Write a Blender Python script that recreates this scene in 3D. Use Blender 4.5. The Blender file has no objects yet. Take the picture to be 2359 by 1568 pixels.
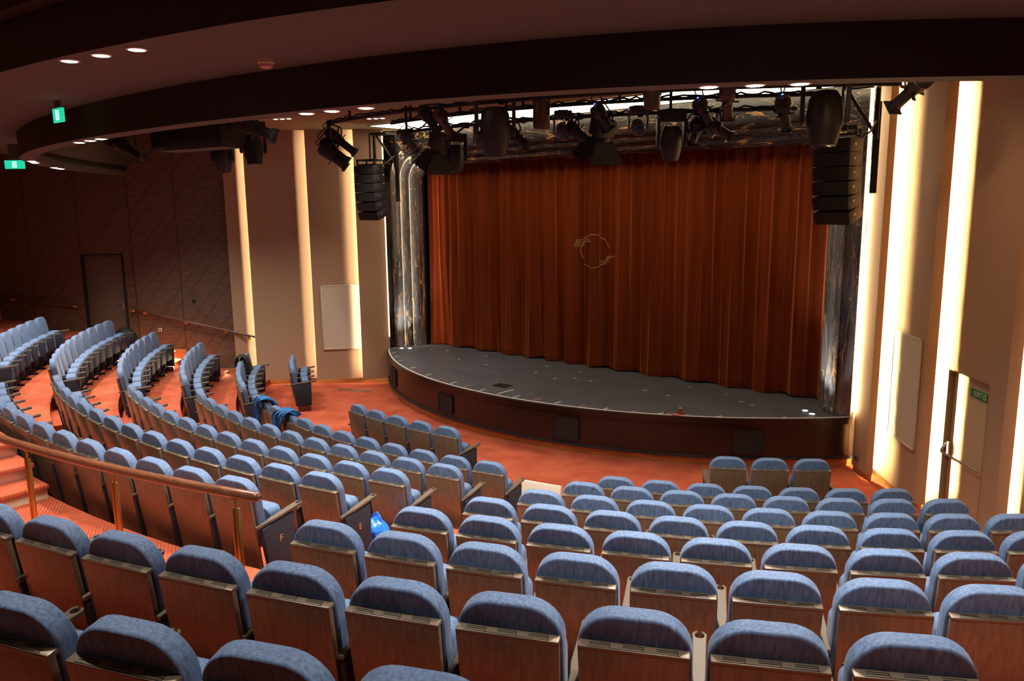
import bpy, bmesh, math, random
from mathutils import Vector, Matrix
random.seed(7)
PI = math.pi
sc = bpy.context.scene
COL = sc.collection

# ------------------------------------------------------------------ camera
CAM = Vector((9.36, -18.28, 4.40))
FPX = 1802.4
PITCH, ROLL, YAW = math.radians(9.7436), math.radians(-0.6128), math.radians(40.2)
cp, sp, cr, sr = math.cos(PITCH), math.sin(PITCH), math.cos(ROLL), math.sin(ROLL)
ca, sa = math.cos(YAW), math.sin(YAW)
def _rot(v): return Vector((v[0]*ca - v[1]*sa, v[0]*sa + v[1]*ca, v[2]))
_r = _rot((cr, sr*sp, sr*cp)); _u = _rot((-sr, cr*sp, cr*cp)); _f = _rot((0, cp, -sp))
cd = bpy.data.cameras.new('camera'); cam = bpy.data.objects.new('camera', cd); COL.objects.link(cam)
cd.sensor_fit = 'HORIZONTAL'; cd.sensor_width = 36.0; cd.lens = 36.0*FPX/2359.0; cd.clip_start = 0.05; cd.clip_end = 200
M = Matrix((( _r.x, _u.x, -_f.x, CAM.x), (_r.y, _u.y, -_f.y, CAM.y), (_r.z, _u.z, -_f.z, CAM.z), (0, 0, 0, 1)))
cam.matrix_world = M
sc.camera = cam

# ------------------------------------------------------------------ world, exposure
w = bpy.data.worlds.new('world'); sc.world = w; w.use_nodes = True
w.node_tree.nodes['Background'].inputs[0].default_value = (0.01, 0.008, 0.006, 1)
w.node_tree.nodes['Background'].inputs[1].default_value = 0.05
sc.view_settings.view_transform = 'Standard'; sc.view_settings.look = 'None'
sc.view_settings.exposure = 0.0; sc.view_settings.gamma = 1.0
sc.view_settings.use_curve_mapping = False
cy = sc.cycles
cy.max_bounces = 7; cy.diffuse_bounces = 4; cy.glossy_bounces = 3; cy.transmission_bounces = 2
cy.sample_clamp_indirect = 4.0; cy.caustics_reflective = False; cy.caustics_refractive = False
cy.use_denoising = True

# light levels
HOUSE_W = 215.0        # each house downlight over the seats
WALL_FILL_W = 90.0         # lamps added to brighten the right wall
LED_LEFT, LED_RIGHT = 210.0, 1000.0
PANEL_E = 4.2

# ------------------------------------------------------------------ helpers
class MB:
    """collects vertices and faces of one mesh"""
    def __init__(s): s.v = []; s.f = []; s.m = []
    def add(s, vs, fs, mi=0):
        b = len(s.v); s.v += [tuple(v) for v in vs]; s.f += [tuple(i+b for i in f) for f in fs]; s.m += [mi]*len(fs); return s
    def box(s, c, d, rot=None, mi=0):
        x, y, z = d[0]/2, d[1]/2, d[2]/2
        vs = [Vector(p) for p in ((-x,-y,-z),(x,-y,-z),(x,y,-z),(-x,y,-z),(-x,-y,z),(x,-y,z),(x,y,z),(-x,y,z))]
        if rot is not None: vs = [rot @ v for v in vs]
        c = Vector(c)
        return s.add([v + c for v in vs], [(3,2,1,0),(4,5,6,7),(0,1,5,4),(1,2,6,5),(2,3,7,6),(3,0,4,7)], mi)
    def prism(s, pts, a, b, mi=0):
        """pts: 2d outline (ccw), a(p)->3d bottom, b(p)->3d top"""
        n = len(pts); vs = [a(p) for p in pts] + [b(p) for p in pts]
        fs = [tuple(range(n-1, -1, -1)), tuple(range(n, 2*n))] + [(i, (i+1) % n, n+(i+1) % n, n+i) for i in range(n)]
        return s.add(vs, fs, mi)
    def extr(s, pts, z0, z1, mi=0):
        return s.prism(pts, lambda p: (p[0], p[1], z0), lambda p: (p[0], p[1], z1), mi)
    def tube(s, path, r, n=10, mi=0, caps=True, closed=False):
        path = [Vector(p) for p in path]; m = len(path); rr = r if isinstance(r, (list, tuple)) else [r]*m
        up = None; rings = []
        for i, p in enumerate(path):
            if closed: t = path[(i+1) % m] - path[i-1]
            else: t = path[min(i+1, m-1)] - path[max(i-1, 0)]
            t = t.normalized() if t.length > 1e-9 else Vector((0, 0, 1))
            if up is None: up = Vector((0, 0, 1)) if abs(t.z) < .9 else Vector((1, 0, 0))
            a = t.cross(up)
            if a.length < 1e-5: a = t.cross(Vector((1, 0, .3)))
            a.normalize(); b = a.cross(t).normalized(); up = b
            rings.append([p + (a*math.cos(2*PI*k/n) + b*math.sin(2*PI*k/n))*rr[i] for k in range(n)])
        vs = [v for r_ in rings for v in r_]; fs = []
        for i in range(m if closed else m-1):
            j = (i+1) % m
            for k in range(n):
                k2 = (k+1) % n; fs.append((i*n+k, j*n+k, j*n+k2, i*n+k2))
        if caps and not closed:
            fs.append(tuple(range(n))); fs.append(tuple((m-1)*n + k for k in range(n-1, -1, -1)))
        return s.add(vs, fs, mi)
    def lathe(s, prof, c=(0,0,0), rot=None, n=20, mi=0):
        """prof: (r, z) list from one end to the other, axis z"""
        c = Vector(c); vs = []; fs = []
        for (r, z) in prof:
            for k in range(n):
                v = Vector((r*math.cos(2*PI*k/n), r*math.sin(2*PI*k/n), z))
                if rot is not None: v = rot @ v
                vs.append(v + c)
        for i in range(len(prof)-1):
            for k in range(n):
                k2 = (k+1) % n; fs.append((i*n+k, i*n+k2, (i+1)*n+k2, (i+1)*n+k))
        fs.append(tuple(range(n-1, -1, -1))); L = (len(prof)-1)*n; fs.append(tuple(L+k for k in range(n)))
        return s.add(vs, fs, mi)
    def grid(s, rows, closed=False, mi=0):
        m = len(rows); n = len(rows[0]); vs = [p for r in rows for p in r]; fs = []
        for i in range(m-1):
            for k in range(n if closed else n-1):
                k2 = (k+1) % n; fs.append((i*n+k, i*n+k2, (i+1)*n+k2, (i+1)*n+k))
        return s.add(vs, fs, mi)
    def arcslab(s, c, r0, r1, z0, z1, a0, a1, n=48, mi=0):
        """annular block; angle measured from -Y towards +X, degrees"""
        rows = []
        for i in range(n+1):
            t = math.radians(a0 + (a1-a0)*i/n); d = (math.sin(t), -math.cos(t))
            P = lambda r, z: (c[0]+d[0]*r, c[1]+d[1]*r, z)
            rows.append([P(r0, z0), P(r1, z0), P(r1, z1), P(r0, z1)])
        s.grid(rows, closed=True, mi=mi); b = len(s.v) - 4*(n+1)
        s.f += [(b, b+1, b+2, b+3), (b+4*n+3, b+4*n+2, b+4*n+1, b+4*n)]; s.m += [mi]*2
        return s
    def mesh(s, name, mats, bevel=0, seg=2, angle=40, recalc=True):
        me = bpy.data.meshes.new(name); me.from_pydata(s.v, [], s.f)
        for i, p in enumerate(me.polygons): p.material_index = s.m[i]
        bm = bmesh.new(); bm.from_mesh(me)
        if recalc: bmesh.ops.recalc_face_normals(bm, faces=bm.faces)
        if bevel:
            es = [e for e in bm.edges if len(e.link_faces) == 2 and e.calc_face_angle(0) > math.radians(35)]
            bmesh.ops.bevel(bm, geom=es, offset=bevel, segments=seg, profile=0.5, affect='EDGES', clamp_overlap=True)
        bm.to_mesh(me); bm.free()
        for m in (mats if isinstance(mats, (list, tuple)) else [mats]): me.materials.append(m)
        me.polygons.foreach_set('use_smooth', [True]*len(me.polygons))
        me.set_sharp_from_angle(angle=math.radians(angle))
        return me
    def build(s, name, mats, parent=None, **k):
        o = bpy.data.objects.new(name, s.mesh(name, mats, **k)); COL.objects.link(o)
        if parent is not None: o.parent = parent
        return o

def tag(o, label, cat, group=None, kind=None):
    o['label'] = label; o['category'] = cat
    if group: o['group'] = group
    if kind: o['kind'] = kind
    return o
def struct(o, label=None, cat=None):
    o['kind'] = 'structure'
    if label: o['label'] = label
    if cat: o['category'] = cat
    return o
def empty(name, loc=(0,0,0), rz=0, label=None, cat=None, group=None):
    o = bpy.data.objects.new(name, None); COL.objects.link(o); o.location = loc; o.rotation_euler = (0, 0, rz)
    o.empty_display_size = .1
    if label: tag(o, label, cat, group)
    return o
def kids(o): return list(o.children)
def dup(root, loc, rz=0, label=None, group=None, skip=()):
    r = root.copy(); COL.objects.link(r); r.location = loc; r.rotation_euler = (0, 0, rz)
    if label: r['label'] = label
    if group: r['group'] = group
    for ch in kids(root):
        if ch.name.split('.')[0] in skip: continue
        c = ch.copy(); COL.objects.link(c); c.parent = r
        for g in kids(ch):
            d = g.copy(); COL.objects.link(d); d.parent = c
    return r
def spot(name, loc, power, parent=None, size=120, blend=.7, radius=.05, color=(1, .89, .76), aim=None):
    l = bpy.data.lights.new(name, 'SPOT'); l.energy = power; l.spot_size = math.radians(size); l.spot_blend = blend
    l.shadow_soft_size = radius; l.color = color
    o = bpy.data.objects.new(name, l); COL.objects.link(o); o.location = loc
    if aim is not None: o.rotation_euler = Vector(aim).to_track_quat('-Z', 'Y').to_euler()
    if parent is not None: o.parent = parent
    return o
def rotz(a): return Matrix.Rotation(a, 3, 'Z')
def rotx(a): return Matrix.Rotation(a, 3, 'X')
def P2(phi, R, c=(0, 0)):
    t = math.radians(phi); return (c[0] + R*math.sin(t), c[1] - R*math.cos(t))
ORD = ['', 'first', 'second', 'third', 'fourth', 'fifth', 'sixth', 'seventh', 'eighth', 'ninth', 'tenth', 'eleventh', 'twelfth', 'thirteenth', 'fourteenth', 'fifteenth', 'sixteenth']

# ------------------------------------------------------------------ materials
def mat(name, col, rough=.6, metal=0, spec=.5, emit=None, es=0, sheen=0, coat=0):
    m = bpy.data.materials.new(name); m.use_nodes = True; b = m.node_tree.nodes['Principled BSDF']
    b.inputs['Base Color'].default_value = (*col, 1); b.inputs['Roughness'].default_value = rough
    b.inputs['Metallic'].default_value = metal; b.inputs['Specular IOR Level'].default_value = spec
    if sheen: b.inputs['Sheen Weight'].default_value = sheen; b.inputs['Sheen Roughness'].default_value = .4
    if coat: b.inputs['Coat Weight'].default_value = coat; b.inputs['Coat Roughness'].default_value = .15
    if emit: b.inputs['Emission Color'].default_value = (*emit, 1); b.inputs['Emission Strength'].default_value = es
    return m
def nd(m, t, **k):
    n = m.node_tree.nodes.new(t)
    for a, v in k.items(): setattr(n, a, v)
    return n
def lk(m, a, b): m.node_tree.links.new(a, b)
def bsdf(m): return m.node_tree.nodes['Principled BSDF']
def noisy(m, c1, c2, scale=(20, 20, 20), detail=3, lo=.35, hi=.65, bump=0, coord='Object', rnd=False, rough=None, dist=0):
    tc = nd(m, 'ShaderNodeTexCoord'); mp = nd(m, 'ShaderNodeMapping'); mp.inputs['Scale'].default_value = scale
    src = tc.outputs[coord]
    if rnd:
        oi = nd(m, 'ShaderNodeObjectInfo'); mu = nd(m, 'ShaderNodeMath', operation='MULTIPLY'); mu.inputs[1].default_value = 37.0
        lk(m, oi.outputs['Random'], mu.inputs[0]); ad = nd(m, 'ShaderNodeVectorMath', operation='ADD')
        lk(m, src, ad.inputs[0]); lk(m, mu.outputs[0], ad.inputs[1]); src = ad.outputs[0]
    lk(m, src, mp.inputs['Vector'])
    nz = nd(m, 'ShaderNodeTexNoise'); nz.inputs['Scale'].default_value = 1; nz.inputs['Detail'].default_value = detail
    nz.inputs['Distortion'].default_value = dist
    lk(m, mp.outputs[0], nz.inputs['Vector'])
    cr_ = nd(m, 'ShaderNodeValToRGB'); cr_.color_ramp.elements[0].position = lo; cr_.color_ramp.elements[1].position = hi
    cr_.color_ramp.elements[0].color = (*c1, 1); cr_.color_ramp.elements[1].color = (*c2, 1)
    lk(m, nz.outputs['Fac'], cr_.inputs['Fac']); lk(m, cr_.outputs['Color'], bsdf(m).inputs['Base Color'])
    if bump:
        bp = nd(m, 'ShaderNodeBump'); bp.inputs['Strength'].default_value = bump; bp.inputs['Distance'].default_value = .01
        lk(m, nz.outputs['Fac'], bp.inputs['Height']); lk(m, bp.outputs['Normal'], bsdf(m).inputs['Normal'])
    return m, cr_, nz

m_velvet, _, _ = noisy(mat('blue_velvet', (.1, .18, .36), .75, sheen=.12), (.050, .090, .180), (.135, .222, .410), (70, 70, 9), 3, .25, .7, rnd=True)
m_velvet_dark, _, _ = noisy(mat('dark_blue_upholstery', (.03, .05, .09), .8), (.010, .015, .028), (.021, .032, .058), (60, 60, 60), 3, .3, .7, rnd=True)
m_veneer, _, _ = noisy(mat('seat_veneer', (.2, .1, .06), .33, .28, spec=.6), (.150, .096, .058), (.225, .150, .095), (50, 50, 3), 4, .3, .7, rnd=True)
m_bronze = mat('bronze_trim', (.180, .142, .102), .40, .3)
m_armrest = mat('armrest_taupe', (.105, .082, .060), .5, .0, .35)
m_slot = mat('vent_slot', (.01, .008, .006), .8)
m_black = mat('black_metal', (.008, .008, .009), .45)
m_blackm = mat('black_matt', (.010, .010, .010), .8)
m_char = mat('charcoal_plastic', (.014, .014, .016), .5)
m_grey = mat('grey_plastic', (.10, .10, .105), .5)
m_steel = mat('steel', (.55, .55, .56), .3, .9)
m_brass = mat('brass', (.62, .36, .10), .25, .95)
m_bracket = mat('golden_bracket', (.80, .47, .13), .35, .45)
m_gold = mat('gold_lettering', (.75, .46, .16), .4, .6)
m_lens = mat('dark_lens', (.02, .03, .06), .1, .2)
m_blueled = mat('blue_indicator', (.02, .05, .9), .4, emit=(.05, .12, 1), es=9)
m_redled = mat('red_indicator', (.9, .02, .02), .4, emit=(1, .05, .03), es=5)
m_white_em = mat('downlight_glow', (1, 1, 1), .4, emit=(1, .93, .84), es=22)
m_floorlamp = mat('floor_light_glow', (1, 1, 1), .4, emit=(.88, .9, 1), es=8)
m_white = mat('white_tape', (.75, .73, .70), .7)
m_redt = mat('red_tape', (.62, .16, .13), .7)
m_cream = mat('cream_panel', (.62, .55, .44), .55)
m_frame = mat('cream_frame', (.66, .56, .42), .45)
m_railwood, _, _ = noisy(mat('rail_wood', (.3, .1, .04), .28, coat=.5), (.125, .042, .019), (.23, .085, .040), (3, 60, 60), 3, .3, .7)
m_redbox = mat('dark_red_plinth', (.10, .022, .014), .4)
m_towel, _, _ = noisy(mat('blue_cloth', (.01, .13, .38), .9, sheen=.3), (.006, .10, .30), (.015, .18, .48), (60, 60, 60), 2)
m_jacket = mat('black_cloth', (.008, .008, .009), .7)
m_bag = mat('blue_plastic', (.02, .19, .92), .22)
m_paper = mat('yellow_paper', (.65, .45, .12), .8)
m_board = mat('white_card', (.72, .66, .55), .7)
m_green = mat('green_sign', (.01, .22, .10), .4, emit=(.02, .75, .42), es=.9)
m_signwhite = mat('sign_pictogram', (.9, 1, .95), .4, emit=(.65, 1, .85), es=1.6)
m_greenflat = mat('green_sticker', (.02, .22, .09), .5)
m_signtext = mat('sticker_text', (.60, .72, .55), .5)
m_soffit = mat('brown_soffit', (.085, .085, .066), .8)
m_fascia = mat('shaded_bulkhead', (.016, .012, .011), .85)  # same brown boards as the soffit, with their shade put into the colour
m_ceil = mat('tan_ceiling', (.36, .285, .145), .8)
m_wallp, _, _ = noisy(mat('wall_fabric', (.36, .22, .14), .8), (.385, .245, .155), (.445, .29, .188), (300, 300, 6), 2)
m_doorl = mat('taupe_door', (.150, .120, .090), .6)
m_doorr = mat('cream_door', (.50, .38, .24), .5)
m_jamb = mat('door_jamb', (.34, .22, .12), .6)
m_raildark = mat('dark_rail_wood', (.085, .040, .022), .35, coat=.3)
m_kick, _, _ = noisy(mat('golden_kick', (.5, .25, .09), .3, .35), (.40, .19, .065), (.60, .33, .13), (3, 3, 40), 3)
m_fasc, _, _ = noisy(mat('stage_veneer', (.04, .013, .008), .3, spec=.5), (.011, .0055, .0048), (.020, .0085, .0065), (30, 30, 2), 3)
m_led_dim = mat('led_dim', (1, 1, 1), .5, emit=(1, .80, .50), es=1.7)
m_ledr_dim = mat('led_right_dim', (1, 1, 1), .5, emit=(1, .74, .38), es=190)
m_led = mat('led_left', (1, 1, 1), .5, emit=(1, .78, .50), es=LED_LEFT)
m_ledr = mat('led_right', (1, 1, 1), .5, emit=(1, .70, .30), es=LED_RIGHT)
m_panel = mat('ceiling_glow', (1, 1, 1), .5, emit=(1, .82, .55), es=PANEL_E)
m_step = mat('step_light_glow', (1, 1, 1), .5, emit=(1, .72, .42), es=3)

# carpet
m_carpet = mat('orange_carpet', (.4, .08, .03), .95, spec=.1)
def carpet(m):
    tc = nd(m, 'ShaderNodeTexCoord')
    n1 = nd(m, 'ShaderNodeTexNoise'); n1.inputs['Scale'].default_value = 2.2; n1.inputs['Detail'].default_value = 3
    lk(m, tc.outputs['Object'], n1.inputs['Vector'])
    r1 = nd(m, 'ShaderNodeValToRGB'); e = r1.color_ramp.elements; e[0].position = .3; e[1].position = .7
    e[0].color = (.42, .082, .042, 1); e[1].color = (.56, .138, .072, 1)
    lk(m, n1.outputs['Fac'], r1.inputs['Fac'])
    # herringbone dashes
    mp = nd(m, 'ShaderNodeMapping'); mp.inputs['Rotation'].default_value = (0, 0, .5); mp.inputs['Scale'].default_value = (1, 1, 1)
    lk(m, tc.outputs['Object'], mp.inputs['Vector'])
    br = nd(m, 'ShaderNodeTexBrick'); br.inputs['Scale'].default_value = 7.0; br.inputs['Mortar Size'].default_value = .035
    br.inputs['Brick Width'].default_value = .9; br.inputs['Row Height'].default_value = .22
    lk(m, mp.outputs[0], br.inputs['Vector'])
    n2 = nd(m, 'ShaderNodeTexNoise'); n2.inputs['Scale'].default_value = 1.4; n2.inputs['Detail'].default_value = 2
    lk(m, mp.outputs[0], n2.inputs['Vector'])
    r2 = nd(m, 'ShaderNodeValToRGB'); r2.color_ramp.elements[0].position = .48; r2.color_ramp.elements[1].position = .58
    lk(m, n2.outputs['Fac'], r2.inputs['Fac'])
    mu = nd(m, 'ShaderNodeMath', operation='MULTIPLY'); lk(m, br.outputs['Fac'], mu.inputs[0]); lk(m, r2.outputs['Color'], mu.inputs[1])
    mx = nd(m, 'ShaderNodeMixRGB'); mx.inputs[2].default_value = (.13, .016, .008, 1)
    m2 = nd(m, 'ShaderNodeMath', operation='MULTIPLY'); m2.inputs[1].default_value = .55; lk(m, mu.outputs[0], m2.inputs[0])
    lk(m, m2.outputs[0], mx.inputs[0]); lk(m, r1.outputs['Color'], mx.inputs[1])
    n3 = nd(m, 'ShaderNodeTexNoise'); n3.inputs['Scale'].default_value = 160; n3.inputs['Detail'].default_value = 1
    lk(m, tc.outputs['Object'], n3.inputs['Vector'])
    r3 = nd(m, 'ShaderNodeValToRGB'); r3.color_ramp.elements[0].color = (.72, .72, .72, 1); r3.color_ramp.elements[1].color = (1.15, 1.15, 1.15, 1)
    lk(m, n3.outputs['Fac'], r3.inputs['Fac'])
    m3 = nd(m, 'ShaderNodeMixRGB', blend_type='MULTIPLY'); m3.inputs[0].default_value = 1
    lk(m, mx.outputs[0], m3.inputs[1]); lk(m, r3.outputs['Color'], m3.inputs[2])
    lk(m, m3.outputs[0], bsdf(m).inputs['Base Color'])
    bp = nd(m, 'ShaderNodeBump'); bp.inputs['Strength'].default_value = .25; bp.inputs['Distance'].default_value = .01
    lk(m, n3.outputs['Fac'], bp.inputs['Height']); lk(m, bp.outputs['Normal'], bsdf(m).inputs['Normal'])
carpet(m_carpet)

# marble with long veins: 'v' runs up the pillars, 'h' along the header
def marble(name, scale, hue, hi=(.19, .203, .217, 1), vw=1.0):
    m = mat(name, (.05, .05, .05), .16, spec=.6)
    tc = nd(m, 'ShaderNodeTexCoord'); mp = nd(m, 'ShaderNodeMapping'); mp.inputs['Scale'].default_value = scale
    lk(m, tc.outputs['Object'], mp.inputs['Vector'])
    n0 = nd(m, 'ShaderNodeTexNoise'); n0.inputs['Scale'].default_value = 1.3; n0.inputs['Detail'].default_value = 5
    lk(m, mp.outputs[0], n0.inputs['Vector'])
    base = nd(m, 'ShaderNodeValToRGB'); e = base.color_ramp.elements; e[0].position = .32; e[1].position = .68
    e[0].color = (.022, .024, .027, 1); e[1].color = hi
    lk(m, n0.outputs['Fac'], base.inputs['Fac'])
    mx0 = nd(m, 'ShaderNodeMixRGB'); mx0.inputs[0].default_value = .12
    lk(m, mp.outputs[0], mx0.inputs[1]); lk(m, n0.outputs['Color'], mx0.inputs[2])
    col = base.outputs['Color']
    for k, (s, w_, c) in enumerate(((1.1, .020, (.60, .32, .10)), (1.9, .011, hue), (3.0, .010, (.50, .30, .13)))):
        n = nd(m, 'ShaderNodeTexNoise'); n.inputs['Scale'].default_value = s; n.inputs['Detail'].default_value = 3
        n.inputs['Distortion'].default_value = .5; mo = nd(m, 'ShaderNodeMapping'); mo.inputs['Location'].default_value = (3.1*k, 1.7*k, 5.3*k)
        lk(m, mp.outputs[0], mo.inputs['Vector']); lk(m, mo.outputs[0], n.inputs['Vector'])
        su = nd(m, 'ShaderNodeMath', operation='SUBTRACT'); su.inputs[1].default_value = .5; lk(m, n.outputs['Fac'], su.inputs[0])
        ab = nd(m, 'ShaderNodeMath', operation='ABSOLUTE'); lk(m, su.outputs[0], ab.inputs[0])
        mr = nd(m, 'ShaderNodeMapRange'); mr.inputs[1].default_value = 0; mr.inputs[2].default_value = w_*vw
        mr.inputs[3].default_value = 1; mr.inputs[4].default_value = 0; lk(m, ab.outputs[0], mr.inputs[0])
        n4 = nd(m, 'ShaderNodeTexNoise'); n4.inputs['Scale'].default_value = 1.1 + k; lk(m, mo.outputs[0], n4.inputs['Vector'])
        r4 = nd(m, 'ShaderNodeValToRGB'); r4.color_ramp.elements[0].position = .42; r4.color_ramp.elements[1].position = .6
        lk(m, n4.outputs['Fac'], r4.inputs['Fac'])
        mm = nd(m, 'ShaderNodeMath', operation='MULTIPLY'); lk(m, mr.outputs[0], mm.inputs[0]); lk(m, r4.outputs['Color'], mm.inputs[1])
        mx = nd(m, 'ShaderNodeMixRGB'); mx.inputs[2].default_value = (*c, 1); lk(m, mm.outputs[0], mx.inputs[0]); lk(m, col, mx.inputs[1])
        col = mx.outputs[0]
    lk(m, col, bsdf(m).inputs['Base Color'])
    return m
m_marble_v = marble('veined_marble_upright', (3.6, 3.6, .48), (.70, .58, .42))  # paler base puts the light on the pillars into the colour
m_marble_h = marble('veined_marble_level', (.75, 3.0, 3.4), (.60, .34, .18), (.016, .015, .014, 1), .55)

# curtain velvet
m_curt, _, _ = noisy(mat('rust_velvet', (.3, .05, .01), .85, spec=.15, sheen=.75), (.145, .022, .0035), (.205, .034, .0055), (9, 9, .6), 2, .3, .7)
bsdf(m_curt).inputs['Sheen Tint'].default_value = (1, .30, .07, 1); bsdf(m_curt).inputs['Sheen Roughness'].default_value = .35
# stage deck
m_deck, _, _ = noisy(mat('stage_vinyl', (.06, .06, .062), .42), (.060, .070, .092), (.100, .114, .142), (2.2, 2.2, 2.2), 8, .3, .75)
def scratches(m):
    tc = nd(m, 'ShaderNodeTexCoord'); col = bsdf(m).inputs['Base Color'].links[0].from_socket
    for k in range(2):
        mp = nd(m, 'ShaderNodeMapping'); mp.inputs['Rotation'].default_value = (0, 0, .7 + 1.3*k); mp.inputs['Scale'].default_value = (4, 1.1, 1)
        lk(m, tc.outputs['Object'], mp.inputs['Vector'])
        n = nd(m, 'ShaderNodeTexNoise'); n.inputs['Scale'].default_value = 3.2; n.inputs['Detail'].default_value = 4; n.inputs['Distortion'].default_value = 1.2
        lk(m, mp.outputs[0], n.inputs['Vector'])
        su = nd(m, 'ShaderNodeMath', operation='SUBTRACT'); su.inputs[1].default_value = .5; lk(m, n.outputs['Fac'], su.inputs[0])
        ab = nd(m, 'ShaderNodeMath', operation='ABSOLUTE'); lk(m, su.outputs[0], ab.inputs[0])
        mr = nd(m, 'ShaderNodeMapRange'); mr.inputs[2].default_value = .006; mr.inputs[3].default_value = .35; mr.inputs[4].default_value = 0
        lk(m, ab.outputs[0], mr.inputs[0])
        mx = nd(m, 'ShaderNodeMixRGB'); mx.inputs[2].default_value = (.24, .22, .19, 1); lk(m, mr.outputs[0], mx.inputs[0]); lk(m, col, mx.inputs[1]); col = mx.outputs[0]
    lk(m, col, bsdf(m).inputs['Base Color'])
scratches(m_deck)

# chevron boarded wall: object x runs along the wall, z up
def chevron(name, flip_x):
    m = mat(name, (.12, .06, .035), .5)
    noisy(m, (.100, .058, .036), (.150, .090, .058), (4, 4, 30), 3)
    col = bsdf(m).inputs['Base Color'].links[0].from_socket
    tc = nd(m, 'ShaderNodeTexCoord'); sx = nd(m, 'ShaderNodeSeparateXYZ'); lk(m, tc.outputs['Object'], sx.inputs[0])
    def math_(op, a, b=None):
        n = nd(m, 'ShaderNodeMath', operation=op)
        for i, v in enumerate((a, b)):
            if v is None: continue
            if isinstance(v, (int, float)): n.inputs[i].default_value = v
            else: lk(m, v, n.inputs[i])
        return n.outputs[0]
    X = sx.outputs['X']; Z = sx.outputs['Z']
    xa = math_('ABSOLUTE', math_('SUBTRACT', X, flip_x))
    u = math_('SUBTRACT', Z, math_('MULTIPLY', xa, 1.22))
    mask = None
    for off, per in ((0.0, 1.06), (.38, 1.06)):
        fr = math_('FRACT', math_('DIVIDE', math_('ADD', u, 50+off), per))
        d = math_('LESS_THAN', fr, .016)
        mask = d if mask is None else math_('MAXIMUM', mask, d)
    fr = math_('FRACT', math_('DIVIDE', math_('ADD', math_('SUBTRACT', X, flip_x), 39.0), 1.30))
    mask = math_('MAXIMUM', mask, math_('LESS_THAN', fr, .012))
    mx = nd(m, 'ShaderNodeMixRGB'); mx.inputs[2].default_value = (.012, .007, .005, 1); lk(m, mask, mx.inputs[0]); lk(m, col, mx.inputs[1])
    lk(m, mx.outputs[0], bsdf(m).inputs['Base Color'])
    return m

# ------------------------------------------------------------------ levels
RR = [9.96, 11.08, 12.14, 13.21, 14.25, 15.26, 16.33, 17.41, 18.47, 19.52]      # radius of each row's back tops
ZF = [0.0, 0.0, .28, .55, .83, 1.10, 1.395, 1.68, 1.965, 2.25]                  # floor level of each row
HS = 1.015

# stepped auditorium floor: one carpeted surface
fl = MB()
prof = [(0.5, 0.0)]
for k in range(2, 10):
    r = RR[k-1] + .13
    prof += [(r, ZF[k-1]), (r, ZF[k])]
prof += [(24.5, ZF[9])]
rows = []
for i in range(97):
    t = math.radians(-80 + 160*i/96); d = (math.sin(t), -math.cos(t))
    rows.append([(d[0]*r, d[1]*r, z) for r, z in prof])
fl.grid(rows)
fl.add([(-7, -6.5, -.002), (7, -6.5, -.002), (9, -3, -.002), (-9, -3, -.002)], [(0, 1, 2, 3)])
fl.build('floor', m_carpet, recalc=False); struct(bpy.data.objects['floor'], 'orange red carpeted floor rising in curved tiers', 'floor')

# ------------------------------------------------------------------ ceiling
cz = MB().box((0, -13.5, 6.45), (40, 24, .4))
struct(cz.build('ceiling', m_ceil), 'high tan ceiling over the stage front', 'ceiling')
RC = (0, 0)
_K = [(-62, 14.15), (-40, 14.25), (-20, 14.40), (-12, 14.35), (0, 14.32), (11, 14.46), (18, 14.61), (25, 14.69), (32, 14.63), (40, 14.48), (62, 14.15)]
def ring(a):
    for i in range(len(_K)-1):
        if a <= _K[i+1][0] or i == len(_K)-2:
            x0, y0 = _K[i]; x1, y1 = _K[i+1]; xm, ym = _K[max(i-1, 0)]; xp, yp = _K[min(i+2, len(_K)-1)]
            m0 = (y1-ym)/(x1-xm); m1 = (yp-y0)/(xp-x0); h = x1-x0; t = (a-x0)/h
            return (2*t**3-3*t*t+1)*y0 + (t**3-2*t*t+t)*h*m0 + (-2*t**3+3*t*t)*y1 + (t**3-t*t)*h*m1
rg = MB()
rows = []
for i in range(121):
    a = -62 + 124*i/120
    P = lambda r, z: (*P2(a, ring(a) + r - 14.07, RC), z)
    rows.append([P(13.84, 6.249), P(13.84, 5.47), P(14.0, 5.46), P(14.0, 5.36), P(13.84, 5.35), P(13.84, 5.23), P(14.07, 5.23)])
rg.grid(rows)
struct(rg.build('ceiling', m_soffit, recalc=False), 'curved lip under the inner ceiling ring', 'ceiling')
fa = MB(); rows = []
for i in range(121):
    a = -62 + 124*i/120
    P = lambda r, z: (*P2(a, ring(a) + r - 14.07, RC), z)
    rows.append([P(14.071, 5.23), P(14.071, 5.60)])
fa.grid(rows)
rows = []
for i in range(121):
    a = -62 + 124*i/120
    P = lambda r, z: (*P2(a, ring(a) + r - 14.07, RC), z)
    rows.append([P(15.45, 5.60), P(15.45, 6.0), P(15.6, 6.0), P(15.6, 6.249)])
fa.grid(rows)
struct(fa.build('trim_1', m_fascia, recalc=False), 'shaded curved fascia boards of the stepped ceiling', 'trim')
so = MB(); rows = []
for i in range(121):
    a = -62 + 124*i/120
    P = lambda r, z: (*P2(a, ring(a) + r - 14.07, RC), z)
    rows.append([P(14.07, 5.60), P(15.45, 5.60)])
so.grid(rows)
struct(so.build('ceiling', m_soffit, recalc=False), 'brown curved soffit between the two shaded fascias', 'ceiling')

# ------------------------------------------------------------------ walls
def oriented(name, mats, origin, ang, mb, parent=None, **k):
    """mesh given in local wall axes (x along, y towards the room for side s, z up)"""
    o = mb.build(name, mats, parent, **k); o.location = (origin[0], origin[1], 0); o.rotation_euler = (0, 0, ang); return o

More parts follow.
